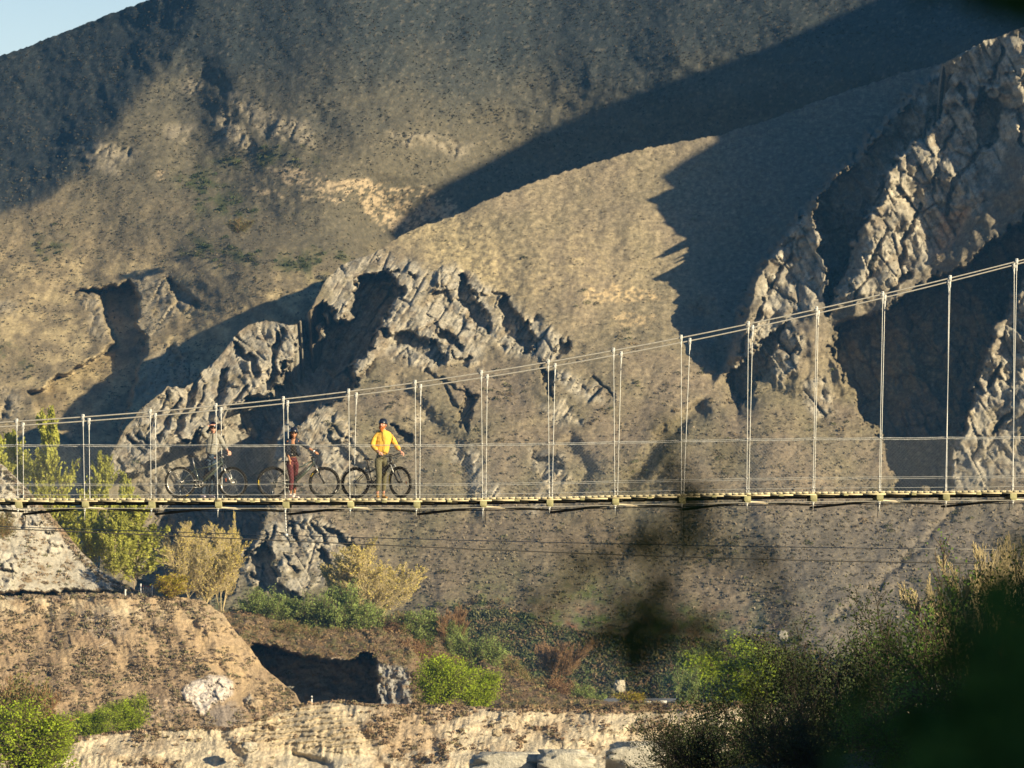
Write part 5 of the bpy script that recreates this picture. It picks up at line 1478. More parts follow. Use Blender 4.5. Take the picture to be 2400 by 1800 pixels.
def hand(wrist, d, up, side, L=0.085, curl=0.5, sc=1.0, spread=1.0):
    """palm and five fingers; d = pointing direction, up = back of the hand, side = +1/-1 side the thumb leaves"""
    w = Vector(wrist); d = Vector(d).normalized(); u = Vector(up); u = (u - d * u.dot(d)).normalized(); t = d.cross(u).normalized() * side
    ch = [[(*w, 0.028, 0.022), (*(w + d * 0.045 * sc), 0.040, 0.020), (*(w + d * L * sc), 0.038, 0.017)]]
    fl = [0.072, 0.080, 0.074, 0.058]
    for k in range(4):
        off = t * (0.030 - 0.020 * k) * sc
        p = w + d * (L - 0.012) * sc + off; dd = d + t * (0.10 - 0.07 * k) * spread
        c = [(*p, 0.0105)]
        for j in range(3):
            dd = (dd.normalized() - u * curl * (0.55 + 0.2 * j + 0.08 * k)).normalized()
            p = p + dd * fl[k] * sc * (0.42, 0.32, 0.26)[j]
            c.append((*p, (0.0098, 0.009, 0.0078)[j]))
        ch.append(c)
    p = w + d * 0.025 * sc + t * 0.022 * sc; c = [(*p, 0.014)]
    dd = (d * 0.6 + t * 0.85 - u * 0.25)
    for j in range(3):
        p = p + dd.normalized() * (0.032, 0.028, 0.022)[j] * sc; c.append((*p, (0.0125, 0.011, 0.009)[j])); dd = dd + d * 0.5 - t * 0.35 - u * curl * 0.3
    ch.append(c)
    return ch

def headfn(V):
    V = V.copy()
    # egg: narrower jaw, flatter face; local -y is the face
    z = V[:, 2]; jaw = np.clip(-z, 0, 1)
    V[:, 0] *= 1 - 0.28 * jaw ** 1.5; V[:, 1] *= 1 - 0.10 * jaw
    V[:, 1] = np.where(V[:, 1] < 0, V[:, 1] * 0.93, V[:, 1])
    return V

def person(label, px, D, joints, skin, face_yaw, face_pitch, cloth, seed):
    """joints: dict name -> (px, py, dy) pixel and depth offset from D; everything built in world space around the foot point"""
    root = empty('person', (toX(px, D), D, deckz(toX(px, D), D)), label, 'person')
    ro = np.array(root.location)
    J = {k: P(v[0], v[1], D + (v[2] if len(v) > 2 else 0)) - ro for k, v in joints.items()}
    return root, J

def rotM(yaw, pitch=0, roll=0):
    return np.array((Matrix.Rotation(yaw, 3, 'Z') @ Matrix.Rotation(pitch, 3, 'X') @ Matrix.Rotation(roll, 3, 'Y')))

def build_head(J, M):
    c = J['head']
    f = lambda v: c + M @ np.array(v, float)
    ells = [(c, (0.076, 0.097, 0.118), M, headfn), (f((0, -0.070, -0.045)), (0.046, 0.030, 0.045), M), (f((0, -0.078, -0.094)), (0.024, 0.018, 0.016), M),
            (f((-0.078, 0.005, -0.01)), (0.010, 0.020, 0.032), M), (f((0.078, 0.005, -0.01)), (0.010, 0.020, 0.032), M), (f((0, -0.088, 0.028)), (0.055, 0.012, 0.012), M),
            (f((0.038, -0.070, -0.022)), (0.022, 0.02, 0.018), M), (f((-0.038, -0.070, -0.022)), (0.022, 0.02, 0.018), M)]
    ch = [[(*f((0, -0.092, 0.018)), 0.008), (*f((0, -0.104, -0.010)), 0.010), (*f((0, -0.112, -0.026)), 0.014)],
          [(*f((-0.022, -0.094, -0.058)), 0.006), (*f((0, -0.103, -0.056)), 0.008), (*f((0.022, -0.094, -0.058)), 0.006)],
          [(*f((-0.018, -0.094, -0.070)), 0.006), (*f((0, -0.101, -0.071)), 0.009), (*f((0.018, -0.094, -0.070)), 0.006)]]
    return ch, ells, f

def face_bits(f, M, body, lipc=(0.45, 0.16, 0.13), eyes=True):
    if eyes:
        mb = MB()
        for s in (-1, 1): mb.ell(f((s * 0.030, -0.089, 0.004)), (0.012, 0.007, 0.006), M, 10, 6)
        mb.build('eyes', m_eye, body, True)
        mb = MB()
        for s in (-1, 1): mb.path([f((s * 0.014, -0.099, 0.030)), f((s * 0.032, -0.099, 0.036)), f((s * 0.050, -0.088, 0.028))], [0.004, 0.005, 0.003], 5)
        mb.build('eyebrows', m_brow, body, True)
    mb = MB(); mb.path([f((-0.024, -0.098, -0.062)), f((-0.012, -0.108, -0.060)), f((0, -0.111, -0.062)), f((0.012, -0.108, -0.060)), f((0.024, -0.098, -0.062))], [0.003, 0.006, 0.006, 0.006, 0.003], 6)
    mb.build('lips', mat('lips', lipc, 0.5), body, True)

def helmet(f, M, parent, m, strap=True):
    h = None
    mb = MB()
    nu, nv = 28, 12
    V = []; 
    for i in range(nv + 1):
        for j in range(nu):
            ph = j / nu * 2 * math.pi
            lim = 1.78 + 0.30 * math.sin(ph) ** 1 * (1 if math.sin(ph) > 0 else 0.55)   # lower at the back (+y)
            t = i / nv * lim
            r = 1.0
            rib = 0.03 * math.cos(ph * 2) * 0 + 0.035 * abs(math.sin(math.cos(ph) * 7)) * math.sin(min(t, 1.57)) ** 2
            V.append((math.sin(t) * math.cos(ph) * 0.100 * (1 + rib), math.sin(t) * math.sin(ph) * (0.132 if math.sin(ph) > 0 else 0.122) * (1 + rib), math.cos(t) * 0.115 * (1 + rib)))
    V = np.array(V) @ M.T + f((0, 0.006, 0.035))
    Q = [[a * nu + b, (a + 1) * nu + b, (a + 1) * nu + (b + 1) % nu, a * nu + (b + 1) % nu] for a in range(nv) for b in range(nu)]
    mb.add(V, Q)
    h = mb.build('helmet', m, parent, True)
    s_ = h.modifiers.new('shell', 'SOLIDIFY'); s_.thickness = 0.014; s_.offset = -1
    mb = MB()      # dark vents
    for x_ in (-0.05, -0.018, 0.018, 0.05):
        for y_, l_ in ((-0.055, 0.03), (0.03, 0.035)):
            zz = 0.117 * math.sqrt(max(0, 1 - (x_ / 0.103) ** 2 - (y_ / 0.13) ** 2)) + 0.036
            mb.ell(f((x_, y_, zz)), (0.008, l_, 0.006), M, 8, 6)
    mb.build('helmet_vents', m_blkp, h, True)
    if strap:
        mb = MB()
        for s in (-1, 1): mb.path([f((s * 0.088, -0.02, 0.02)), f((s * 0.076, -0.03, -0.06)), f((s * 0.03, -0.055, -0.120)), f((0, -0.055, -0.125))], 0.005, 5)
        mb.build('helmet_strap', m_blkp, h, True)
    return h

def sunglasses(f, M, body):
    mb = MB()
    for s in (-1, 1): mb.ell(f((s * 0.034, -0.100, 0.005)), (0.031, 0.011, 0.021), M, 14, 8)
    mb.path([f((-0.015, -0.108, 0.012)), f((0.015, -0.108, 0.012))], 0.005, 5)
    for s in (-1, 1): mb.path([f((s * 0.060, -0.095, 0.012)), f((s * 0.080, -0.02, 0.010))], 0.005, 5)
    mb.build('sunglasses', mat('dark_lens', (0.02, 0.012, 0.01), 0.15, spec=0.6), body, True)

m_eye = mat('eye_dark', (0.03, 0.02, 0.015), 0.3); m_brow = mat('eyebrow', (0.22, 0.09, 0.03), 0.8)
m_skin1 = skinmat('fair_skin', (0.62, 0.33, 0.23)); m_skin2 = skinmat('brown_skin', (0.45, 0.21, 0.11)); m_skin3 = skinmat('ruddy_skin', (0.66, 0.33, 0.23))
m_jk1 = mat('olive_quilted_jacket', (0.30, 0.28, 0.235), 0.6, noise=0.15, nscale=12, bump=0.3, bscale=20)
m_jk1s = mat('jacket_seam', (0.075, 0.065, 0.05), 0.8)
m_jn = mat('navy_jeans', (0.035, 0.055, 0.085), 0.85, noise=0.45, nscale=7, bump=0.4, bscale=14)
m_jk2 = mat('navy_jacket', (0.020, 0.026, 0.042), 0.75, noise=0.3, nscale=9, bump=0.4, bscale=14)
m_top2 = mat('black_top', (0.012, 0.011, 0.012), 0.8)
m_tr2 = mat('maroon_trousers', (0.105, 0.025, 0.03), 0.85, noise=0.3, nscale=9, bump=0.4, bscale=14)
m_jk3 = mat('yellow_fleece', (0.80, 0.45, 0.075), 0.9, noise=0.08, nscale=14, bump=0.4, bscale=16)
m_zip = mat('zip_tape', (0.10, 0.08, 0.04), 0.7)
m_tr3 = mat('olive_trousers', (0.15, 0.135, 0.075), 0.85, noise=0.25, nscale=9, bump=0.4, bscale=14)
m_shoe1 = mat('lilac_grey_shoes', (0.50, 0.42, 0.48), 0.7, noise=0.2, nscale=30); m_shoe2 = mat('pale_pink_shoes', (0.80, 0.62, 0.56), 0.6); m_shoe3 = mat('tan_boots', (0.42, 0.22, 0.06), 0.75, noise=0.2, nscale=20)
m_helm = mat('dark_navy_helmet', (0.015, 0.018, 0.03), 0.3, spec=0.6, coat=0.5)
m_beard = mat('ginger_beard', (0.55, 0.16, 0.035), 0.9, noise=0.3, nscale=60, bump=0.8, bscale=120)
m_hair = mat('dark_hair', (0.02, 0.013, 0.010), 0.7)

def lim(*pts):  # chain from joints with radii: (J, r) ...
    return [(*p, *(r if isinstance(r, tuple) else (r, r))) for p, r in pts]
def L3(a, b, t): return a + (b - a) * t

def shoe(J, s, toe, m, root, sc=1.0, name='shoe'):
    a = J; d = np.array(toe, float); d /= np.linalg.norm(d)
    heel = a - d * 0.06 * sc + [0, 0, -a[2] + 0.04]; mid = a + d * 0.07 * sc; mid[2] = 0.042; tp = a + d * 0.165 * sc; tp[2] = 0.032
    return chains(name, [[(*heel, 0.036, 0.036), (*mid, 0.042, 0.034), (*tp, 0.036, 0.026)], [(*heel, 0.036), (*(a + [0, 0, 0.02]), 0.042)]], m, root, 0.007, 2, 1)

# ---- person 1: grey-olive quilted jacket, shading the eyes
def person1():
    D = 120.35
    root, J = person('person in a grey-olive quilted jacket and jeans shading their eyes with a raised hand', 487, D, {
        'head': (499.5, 1003.5, -0.02), 'neck': (499, 1017, 0), 'chest': (499, 1036, 0), 'waist': (495, 1056, 0), 'hip': (494, 1072, 0),
        'shR': (482.5, 1023.5, 0.0), 'elR': (474.5, 1011.5, -0.22), 'wrR': (490.5, 996.5, -0.20), 'shL': (515, 1023.5, 0.0), 'elL': (525.5, 1047, 0.03), 'wrL': (533.5, 1055.5, -0.12),
        'hR': (487.5, 1076, 0), 'hL': (502, 1076, 0), 'kR': (483.5, 1118, -0.02), 'kL': (500, 1119, 0.02), 'aR': (474.5, 1160, 0), 'aL': (493.5, 1161, 0.08)}, None, 0, 0, None, 1)
    M = rotM(math.radians(10), 0.05)
    hc, he, f = build_head(J, M)
    body = hc + [lim((J['neck'] + [0, 0, 0.06], 0.052), (J['neck'], 0.058), (J['chest'], (0.10, 0.08)), (J['waist'], (0.10, 0.08)), (J['hip'], (0.11, 0.09)))]
    body += [lim((J['chest'] + [0, 0, 0.1], 0.05), (J['shR'], 0.045), (J['elR'], 0.036), (J['wrR'], 0.026)), lim((J['chest'] + [0, 0, 0.1], 0.05), (J['shL'], 0.045), (J['elL'], 0.036), (J['wrL'], 0.026))]
    body += [lim((J['hip'], 0.07), (J['hR'], 0.07), (J['kR'], 0.045), (J['aR'], 0.03)), lim((J['hip'], 0.07), (J['hL'], 0.07), (J['kL'], 0.045), (J['aL'], 0.03))]
    body += hand(J['wrR'], (1, -0.12, 0.10), (0, -0.35, 1), -1, 0.075, 0.10, 1.1)
    body += hand(J['wrL'], (0.55, -0.25, -0.9), (0.6, -0.8, 0.2), -1, 0.07, 0.45, 1.1)
    b = chains('body', body, m_skin1, root, 0.0068, 2, 2, he)
    face_bits(f, M, b, eyes=False); sunglasses(f, M, b)
    mb = MB(); mb.ell(f((0, 0.02, 0.035)), (0.084, 0.102, 0.098), M, 16, 10); mb.build('hair', m_hair, b, True)
    helmet(f, M, b, m_helm)
    jk = chains('jacket', [lim((J['neck'] + [0, 0.01, 0.025], 0.066), (J['neck'] + [0, 0, -0.02], (0.085, 0.08)), (J['chest'] + [0, 0, 0.05], (0.165, 0.11)), (J['chest'] + [0, 0, -0.07], (0.162, 0.115)), (J['waist'] + [0, 0, 0.0], (0.142, 0.115)), (J['hip'] + [0, 0, 0.045], (0.150, 0.12))),
                           lim((J['neck'] + [-0.02, 0.01, -0.03], 0.06), (J['neck'] * 0.5 + J['shR'] * 0.5 + [0, 0, 0.0], 0.068), (J['shR'] + [0.01, 0, 0.0], 0.072), (L3(J['shR'], J['elR'], 0.55), 0.070), (J['elR'], 0.060), (L3(J['elR'], J['wrR'], 0.55), 0.052), (L3(J['elR'], J['wrR'], 0.86), 0.042)),
                           lim((J['neck'] + [0.02, 0.01, -0.03], 0.06), (J['neck'] * 0.5 + J['shL'] * 0.5 + [0, 0, 0.0], 0.068), (J['shL'] + [-0.01, 0, 0.0], 0.070), (L3(J['shL'], J['elL'], 0.5), 0.064), (J['elL'], 0.056), (L3(J['elL'], J['wrL'], 0.85), 0.042))], m_jk1, root, 0.009)
    # quilting seams follow the surface of the jacket
    V = np.empty(len(jk.data.vertices) * 3); jk.data.vertices.foreach_get('co', V); V = V.reshape(-1, 3)
    N = np.empty(len(V) * 3); jk.data.vertices.foreach_get('normal', N); N = N.reshape(-1, 3)
    tz = V[:, 2] * 17
    k = np.abs(((tz) % 1) - 0.5) * 2
    V = V + N * (0.007 * (1 - k ** 3) - 0.003)[:, None]
    jk.data.vertices.foreach_set('co', V.astype(np.float32).ravel())
    mb = MB(); cz = [J['neck'] + [0.012, -0.085, -0.0], J['chest'] + [0.01, -0.122, 0.03], J['waist'] + [0.008, -0.128, 0.02], J['hip'] + [0.01, -0.132, 0.03]]
    mb.path(cz, 0.006, 5); mb.build('zip', m_jk1s, jk)
    chains('trousers', [lim((J['waist'] + [0, 0, -0.05], (0.12, 0.095)), (J['hip'], (0.135, 0.105)), (J['hip'] + [0, 0, -0.06], (0.13, 0.10))),
                        lim((J['hip'] + [-0.03, 0, -0.02], 0.09), (J['hR'] + [0, 0, -0.06], (0.092, 0.09)), (J['kR'], 0.070), (L3(J['kR'], J['aR'], 0.5), 0.068), (J['aR'] + [0, 0, 0.0], 0.066)),
                        lim((J['hip'] + [0.03, 0, -0.02], 0.09), (J['hL'] + [0, 0, -0.06], (0.092, 0.09)), (J['kL'], 0.070), (L3(J['kL'], J['aL'], 0.5), 0.068), (J['aL'] + [0, 0, 0.0], 0.066))], m_jn, root, 0.009)
    shoe(J['aR'], 0, (0.35, -0.8, 0), m_shoe1, root, 1.1); shoe(J['aL'], 0, (0.5, -0.8, 0), m_shoe1, root, 1.1)
person1()

def person2():
    D = 119.78
    root, J = person('person in a navy jacket, maroon trousers and sunglasses standing astride a bike', 680, D, {
        'head': (688.5, 1015.5, -0.02), 'neck': (688, 1028, 0), 'chest': (686, 1043, 0), 'waist': (686, 1062, 0), 'hip': (686, 1078, 0.02),
        'shR': (673, 1034.5, -0.02), 'elR': (674.5, 1062, -0.03), 'wrR': (680, 1083, -0.10), 'shL': (700.5, 1034, 0.02), 'elL': (720.5, 1048.5, 0.1), 'wrL': (737, 1058.5, 0.06),
        'hR': (679, 1082, -0.03), 'hL': (693, 1082, 0.12), 'kR': (683.5, 1122, -0.12), 'kL': (691, 1121, 0.36), 'aR': (681, 1158, -0.06), 'aL': (690.5, 1157, 0.52)}, None, 0, 0, None, 2)
    M = rotM(math.radians(6), 0.0)
    hc, he, f = build_head(J, M)
    body = hc + [lim((J['neck'] + [0, 0, 0.05], 0.044), (J['neck'], 0.05), (J['chest'], (0.085, 0.07)), (J['waist'], (0.08, 0.07)), (J['hip'], (0.10, 0.09)))]
    body += [lim((J['chest'] + [0, 0, 0.08], 0.05), (J['shR'], 0.040), (J['elR'], 0.034), (J['wrR'], 0.024)), lim((J['chest'] + [0, 0, 0.08], 0.05), (J['shL'], 0.040), (J['elL'], 0.034), (J['wrL'], 0.024))]
    body += [lim((J['hip'], 0.07), (J['hR'], 0.07), (J['kR'], 0.045), (J['aR'], 0.028)), lim((J['hip'], 0.07), (J['hL'], 0.07), (J['kL'], 0.045), (J['aL'], 0.028))]
    body += hand(J['wrR'], (0.15, -0.1, -1), (-0.5, -0.9, 0), 1, 0.075, 0.18, 0.95)
    body += hand(J['wrL'], (1, 0.1, -0.38), (0.2, -0.5, 1), 1, 0.07, 0.40, 0.95)
    b = chains('body', body, m_skin2, root, 0.0066, 2, 2, he)
    face_bits(f, M, b, (0.62, 0.25, 0.20), eyes=False); sunglasses(f, M, b)
    mb = MB(); mb.ell(f((0, 0.03, 0.02)), (0.086, 0.100, 0.105), M, 16, 10); mb.path([f((0.055, 0.05, -0.03)), f((0.05, 0.07, -0.12)), f((0.045, 0.05, -0.19))], [0.04, 0.038, 0.02], 8)
    mb.path([f((-0.055, 0.05, -0.03)), f((-0.05, 0.07, -0.12)), f((-0.045, 0.06, -0.17))], [0.04, 0.034, 0.018], 8); mb.build('hair', m_hair, b, True)
    helmet(f, M, b, m_helm)
    chains('top', [lim((J['chest'] + [0, -0.01, 0.045], (0.085, 0.08)), (J['chest'] + [0, -0.01, -0.06], (0.11, 0.09)), (J['waist'] + [0, -0.005, 0.0], (0.102, 0.088)), (J['hip'] + [0, 0, 0.05], (0.115, 0.098)))], m_top2, root, 0.009)
    jk = chains('jacket', [lim((J['shR'] + [0.045, 0.03, 0.01], 0.045), (J['chest'] + [-0.075, 0.0, 0.02], (0.075, 0.088)), (J['chest'] + [-0.08, 0.0, -0.10], (0.075, 0.095)), (J['waist'] + [-0.085, -0.01, -0.02], (0.070, 0.10)), (J['hip'] + [-0.075, -0.01, 0.04], (0.075, 0.10))),
                           lim((J['shL'] + [-0.045, 0.03, 0.01], 0.045), (J['chest'] + [0.075, 0.02, 0.02], (0.07, 0.085)), (J['chest'] + [0.10, 0.03, -0.09], (0.062, 0.08)), (J['waist'] + [0.13, 0.03, -0.02], (0.055, 0.07)), (J['hip'] + [0.17, 0.03, 0.085], (0.045, 0.05))),
                           lim((J['shR'] + [0.0, 0.01, 0.0], 0.058), (J['shR'] * 0.5 + J['neck'] * 0.5 + [-0.015, 0.01, 0.0], 0.055), (J['neck'] + [0, 0.045, 0.005], 0.055), (J['shL'] * 0.5 + J['neck'] * 0.5 + [0.015, 0.01, 0.0], 0.055), (J['shL'] + [0, 0.01, 0.0], 0.058)),
                           lim((J['neck'] + [-0.055, 0.01, -0.01], 0.05), (J['chest'] + [-0.07, 0.0, 0.07], 0.075), (J['chest'] + [-0.08, 0.0, 0.0], 0.08)), lim((J['neck'] + [0.055, 0.01, -0.01], 0.05), (J['chest'] + [0.07, 0.01, 0.07], 0.072), (J['chest'] + [0.08, 0.01, 0.0], 0.075)),
                           lim((J['chest'] + [0, 0.06, 0.05], (0.11, 0.05)), (J['chest'] + [0, 0.06, -0.08], (0.11, 0.05)), (J['waist'] + [0, 0.07, -0.02], (0.10, 0.04)), (J['hip'] + [0, 0.07, 0.06], (0.10, 0.04))),
                           lim((J['shR'] + [0.03, 0, 0.0], 0.064), (L3(J['shR'], J['elR'], 0.5), 0.060), (J['elR'], 0.056), (L3(J['elR'], J['wrR'], 0.25), 0.052)),
                           lim((J['shL'] + [-0.03, 0, 0.0], 0.062), (L3(J['shL'], J['elL'], 0.5), 0.058), (J['elL'], 0.052), (L3(J['elL'], J['wrL'], 0.35), 0.050))], m_jk2, root, 0.009)
    mb = MB(); mb.ell(J['waist'] + [-0.012, -0.105, -0.03], (0.016, 0.008, 0.016), None, 10, 6); mb.build('buckle', m_alu, jk, True)
    mb = MB(); w = L3(J['elL'], J['wrL'], 0.92); d = (J['wrL'] - J['elL']); d /= np.linalg.norm(d); mb.segs([w - d * 0.014], [w + d * 0.014], 0.032, sides=14, caps=True); mb.build('wristwatch', mat('white_watch', (0.85, 0.82, 0.8), 0.4), b, True)
    chains('trousers', [lim((J['waist'] + [0, 0, -0.07], (0.10, 0.09)), (J['hip'], (0.122, 0.105)), (J['hip'] + [0, 0, -0.05], (0.115, 0.10))),
                        lim((J['hip'] + [-0.03, 0, -0.02], 0.085), (J['hR'] + [0, -0.02, -0.07], (0.090, 0.09)), (J['kR'], 0.062), (L3(J['kR'], J['aR'], 0.4), 0.057), (J['aR'] + [0, 0, 0.06], 0.044)),
                        lim((J['hip'] + [0.03, 0, -0.02], 0.085), (J['hL'] + [0, 0.04, -0.07], (0.088, 0.088)), (J['kL'], 0.060), (L3(J['kL'], J['aL'], 0.4), 0.055), (J['aL'] + [0, 0, 0.06], 0.044))], m_tr2, root, 0.009)
    shoe(J['aR'], 0, (0.45, -0.75, 0), m_shoe2, root, 1.0); shoe(J['aL'], 0, (0.6, -0.6, 0), m_shoe2, root, 1.0)
person2()

def person3():
    D = 119.80
    root, J = person('person with ginger beard in a yellow fleece holding the handlebar of a bike', 890, D, {
        'head': (897.5, 995.5, -0.02), 'neck': (899, 1010, 0), 'chest': (898, 1029, 0), 'waist': (896, 1051, 0), 'hip': (893, 1071, 0.02),
        'shR': (880, 1022, 0.0), 'elR': (871.5, 1044, -0.06), 'wrR': (886.5, 1058.5, -0.20), 'shL': (917, 1022, 0.02), 'elL': (927.5, 1043, 0.08), 'wrL': (938.5, 1057, 0.0),
        'hR': (886, 1075, -0.02), 'hL': (901, 1075, 0.12), 'kR': (888.5, 1118, -0.1), 'kL': (900.5, 1116, 0.42), 'aR': (884.5, 1158, -0.06), 'aL': (899, 1158, 0.56)}, None, 0, 0, None, 3)
    M = rotM(math.radians(-24), -0.06)
    hc, he, f = build_head(J, M)
    body = hc + [lim((J['neck'] + [0, 0, 0.06], 0.056), (J['neck'], 0.062), (J['chest'], (0.12, 0.09)), (J['waist'], (0.12, 0.09)), (J['hip'], (0.12, 0.10)))]
    body += [lim((J['chest'] + [0, 0, 0.1], 0.05), (J['shR'], 0.050), (J['elR'], 0.040), (J['wrR'], 0.028)), lim((J['chest'] + [0, 0, 0.1], 0.05), (J['shL'], 0.050), (J['elL'], 0.040), (J['wrL'], 0.028))]
    body += [lim((J['hip'], 0.07), (J['hR'], 0.075), (J['kR'], 0.048), (J['aR'], 0.032)), lim((J['hip'], 0.07), (J['hL'], 0.075), (J['kL'], 0.048), (J['aL'], 0.032))]
    body += hand(J['wrR'], (0.9, -0.25, -0.35), (0.2, -0.6, 0.9), 1, 0.075, 0.62, 1.1)
    body += hand(J['wrL'], (0.75, -0.1, -0.6), (0.5, -0.5, 0.8), 1, 0.075, 0.6, 1.1)
    b = chains('body', body, m_skin3, root, 0.0068, 2, 2, he)
    face_bits(f, M, b)
    bd = chains('beard', [[(*f((-0.068, -0.03, -0.03)), 0.016), (*f((-0.056, -0.062, -0.075)), 0.026), (*f((0, -0.082, -0.118)), 0.038), (*f((0.056, -0.062, -0.075)), 0.026), (*f((0.068, -0.03, -0.03)), 0.016)],
                          [(*f((0, -0.080, -0.105)), 0.040), (*f((0, -0.072, -0.150)), 0.034), (*f((0, -0.062, -0.178)), 0.018)],
                          [(*f((-0.040, -0.088, -0.062)), 0.010), (*f((-0.02, -0.107, -0.045)), 0.009), (*f((0, -0.110, -0.043)), 0.008), (*f((0.02, -0.107, -0.045)), 0.009), (*f((0.040, -0.088, -0.062)), 0.010)]], m_beard, b, 0.006, 2, 1)
    mb = MB(); mb.ell(f((0, 0.03, 0.02)), (0.083, 0.092, 0.095), M, 16, 10); mb.build('hair', m_beard, b, True)
    helmet(f, M, b, m_helm)
    jk = chains('fleece_jacket', [lim((J['neck'] + [0, 0.01, 0.03], 0.070), (J['neck'] + [0, 0, -0.02], (0.098, 0.09)), (J['chest'] + [0, 0, 0.09], (0.17, 0.12)), (J['chest'] + [0, 0, 0.02], (0.20, 0.135)), (J['chest'] + [0, 0, -0.08], (0.192, 0.14)), (J['waist'], (0.175, 0.145)), (J['hip'] + [0, 0, 0.04], (0.172, 0.14))),
                           lim((J['neck'] + [-0.02, 0.01, -0.035], 0.07), (J['neck'] * 0.5 + J['shR'] * 0.5 + [0, 0, 0.0], 0.075), (J['shR'] + [0.02, 0, -0.01], 0.078), (L3(J['shR'], J['elR'], 0.5), 0.073), (J['elR'], 0.067), (L3(J['elR'], J['wrR'], 0.5), 0.062), (L3(J['elR'], J['wrR'], 0.9), 0.045)),
                           lim((J['neck'] + [0.02, 0.01, -0.035], 0.07), (J['neck'] * 0.5 + J['shL'] * 0.5 + [0, 0, 0.0], 0.075), (J['shL'] + [-0.02, 0, -0.01], 0.076), (L3(J['shL'], J['elL'], 0.5), 0.072), (J['elL'], 0.064), (L3(J['elL'], J['wrL'], 0.5), 0.058), (L3(J['elL'], J['wrL'], 0.9), 0.044))], m_jk3, root, 0.009)
    V = np.empty(len(jk.data.vertices) * 3); jk.data.vertices.foreach_get('co', V); V = V.reshape(-1, 3)
    N = np.empty(len(V) * 3); jk.data.vertices.foreach_get('normal', N); N = N.reshape(-1, 3)
    V = V + N * (0.010 * fbm(V[:, 0] * 7 + V[:, 1] * 5, V[:, 2] * 14, 3, 301))[:, None]      # soft folds
    jk.data.vertices.foreach_set('co', V.astype(np.float32).ravel())
    mb = MB(); mb.path([J['neck'] + [-0.03, -0.085, 0.02], J['chest'] + [0.005, -0.142, 0.04], J['chest'] + [0.035, -0.150, -0.08], J['waist'] + [0.045, -0.152, -0.02], J['hip'] + [0.03, -0.148, 0.02]], 0.006, 5); mb.build('zip', m_zip, jk)
    chains('trousers', [lim((J['waist'] + [0, 0, -0.06], (0.13, 0.11)), (J['hip'], (0.150, 0.12)), (J['hip'] + [0, 0, -0.06], (0.14, 0.11))),
                        lim((J['hip'] + [-0.03, 0, -0.02], 0.10), (J['hR'] + [0, -0.02, -0.07], (0.100, 0.10)), (J['kR'], 0.070), (L3(J['kR'], J['aR'], 0.45), 0.062), (J['aR'] + [0, 0, 0.05], 0.050)),
                        lim((J['hip'] + [0.03, 0, -0.02], 0.10), (J['hL'] + [0, 0.04, -0.07], (0.095, 0.095)), (J['kL'], 0.066), (L3(J['kL'], J['aL'], 0.45), 0.060), (J['aL'] + [0, 0, 0.05], 0.050))], m_tr3, root, 0.009)
    shoe(J['aR'], 0, (0.1, -0.9, 0), m_shoe3, root, 1.05); shoe(J['aL'], 0, (0.45, -0.8, 0), m_shoe3, root, 1.05)
person3()
# ------------------------------------------------------------------ rocks, posts and other small things
m_boulder = terrain_mat('pale_boulder', 6, 1.5, 0.25, 0.9, 0.15, 5)
def boulder(x, y, w_, h_, D, label, col=(0.46, 0.42, 0.34), seed=0, poly=None):
    mb = MB()
    def fn(V):
        n = fbm(V[:, 0] * 1.3 + seed * 7, V[:, 2] * 1.3 + V[:, 1], 3, 400 + seed)
        n2 = facets(V[:, 0] * 1.6 + V[:, 1] * .7 + seed, V[:, 2] * 2.0 + V[:, 1] * .5, 420 + seed, 0.9, 0.5) + 0.4 * facets(V[:, 0] * 4 + seed, V[:, 2] * 5 + V[:, 1], 430 + seed, 0.9, 0.5)
        V = V * (1 + 0.34 * n + 0.20 * n2)[:, None]
        V = np.clip(V, [-0.95, -0.85, -1], [0.9, 0.9, 0.85]); return V
    s = D / F
    mb.ell((0, 0, 0), (w_ / 2 * s, w_ / 2.2 * s, h_ * 0.6 * s), nu=64, nv=44, fn=fn)
    V = mb.v[0]
    Q = mb.q[0]
    o = mesh_np('boulder', V, Q, m_boulder, None, np.broadcast_to(col, V.shape) * (1 + 0.3 * fbm(V[:, 0] * 1.2, V[:, 2] * 1.6, 4, 440 + seed))[:, None], False)
    o.location = [float(v) for v in P(x, y - h_ * 0.2, D)]
    tag(o, label, 'boulder', 'boulders')
boulder(1190, 1805, 190, 60, 352, 'flat pale grey boulder, left one along the bottom edge', seed=1)
boulder(1330, 1800, 150, 62, 350, 'pale grey boulder between two others along the bottom edge', seed=2)
boulder(1500, 1792, 170, 76, 351, 'largest pale grey boulder, nearest the dark thicket', seed=3)
boulder(1452, 1612, 30, 26, 642, 'lone pale rock in the valley thicket above the road', (0.5, 0.44, 0.33), seed=4)
boulder(1835, 1495, 26, 24, 655, 'small grey rock on the scrub slope above the near thicket', (0.36, 0.33, 0.28), seed=5)
boulder(1008, 1250, 0.1, 0.1, 690, 'x') if False else None
boulder(600, 1655, 34, 22, 424, 'cracked tan rock low on the left bank', (0.45, 0.34, 0.22), seed=6)
boulder(1165, 1720, 26, 18, 366, 'small tan stone in the front bank', (0.45, 0.36, 0.24), seed=7)
boulder(585, 1755, 40, 22, 368, 'two toned rock lodged in the cream front bank', (0.5, 0.44, 0.34), seed=8)

m_post = mat('white_post', (0.75, 0.72, 0.66), 0.7); m_postw = mat('weathered_post', (0.30, 0.26, 0.22), 0.9, noise=0.3, nscale=20); m_black = mat('black_band', (0.02, 0.02, 0.02), 0.6); m_red = mat('red_cap', (0.35, 0.05, 0.03), 0.6)
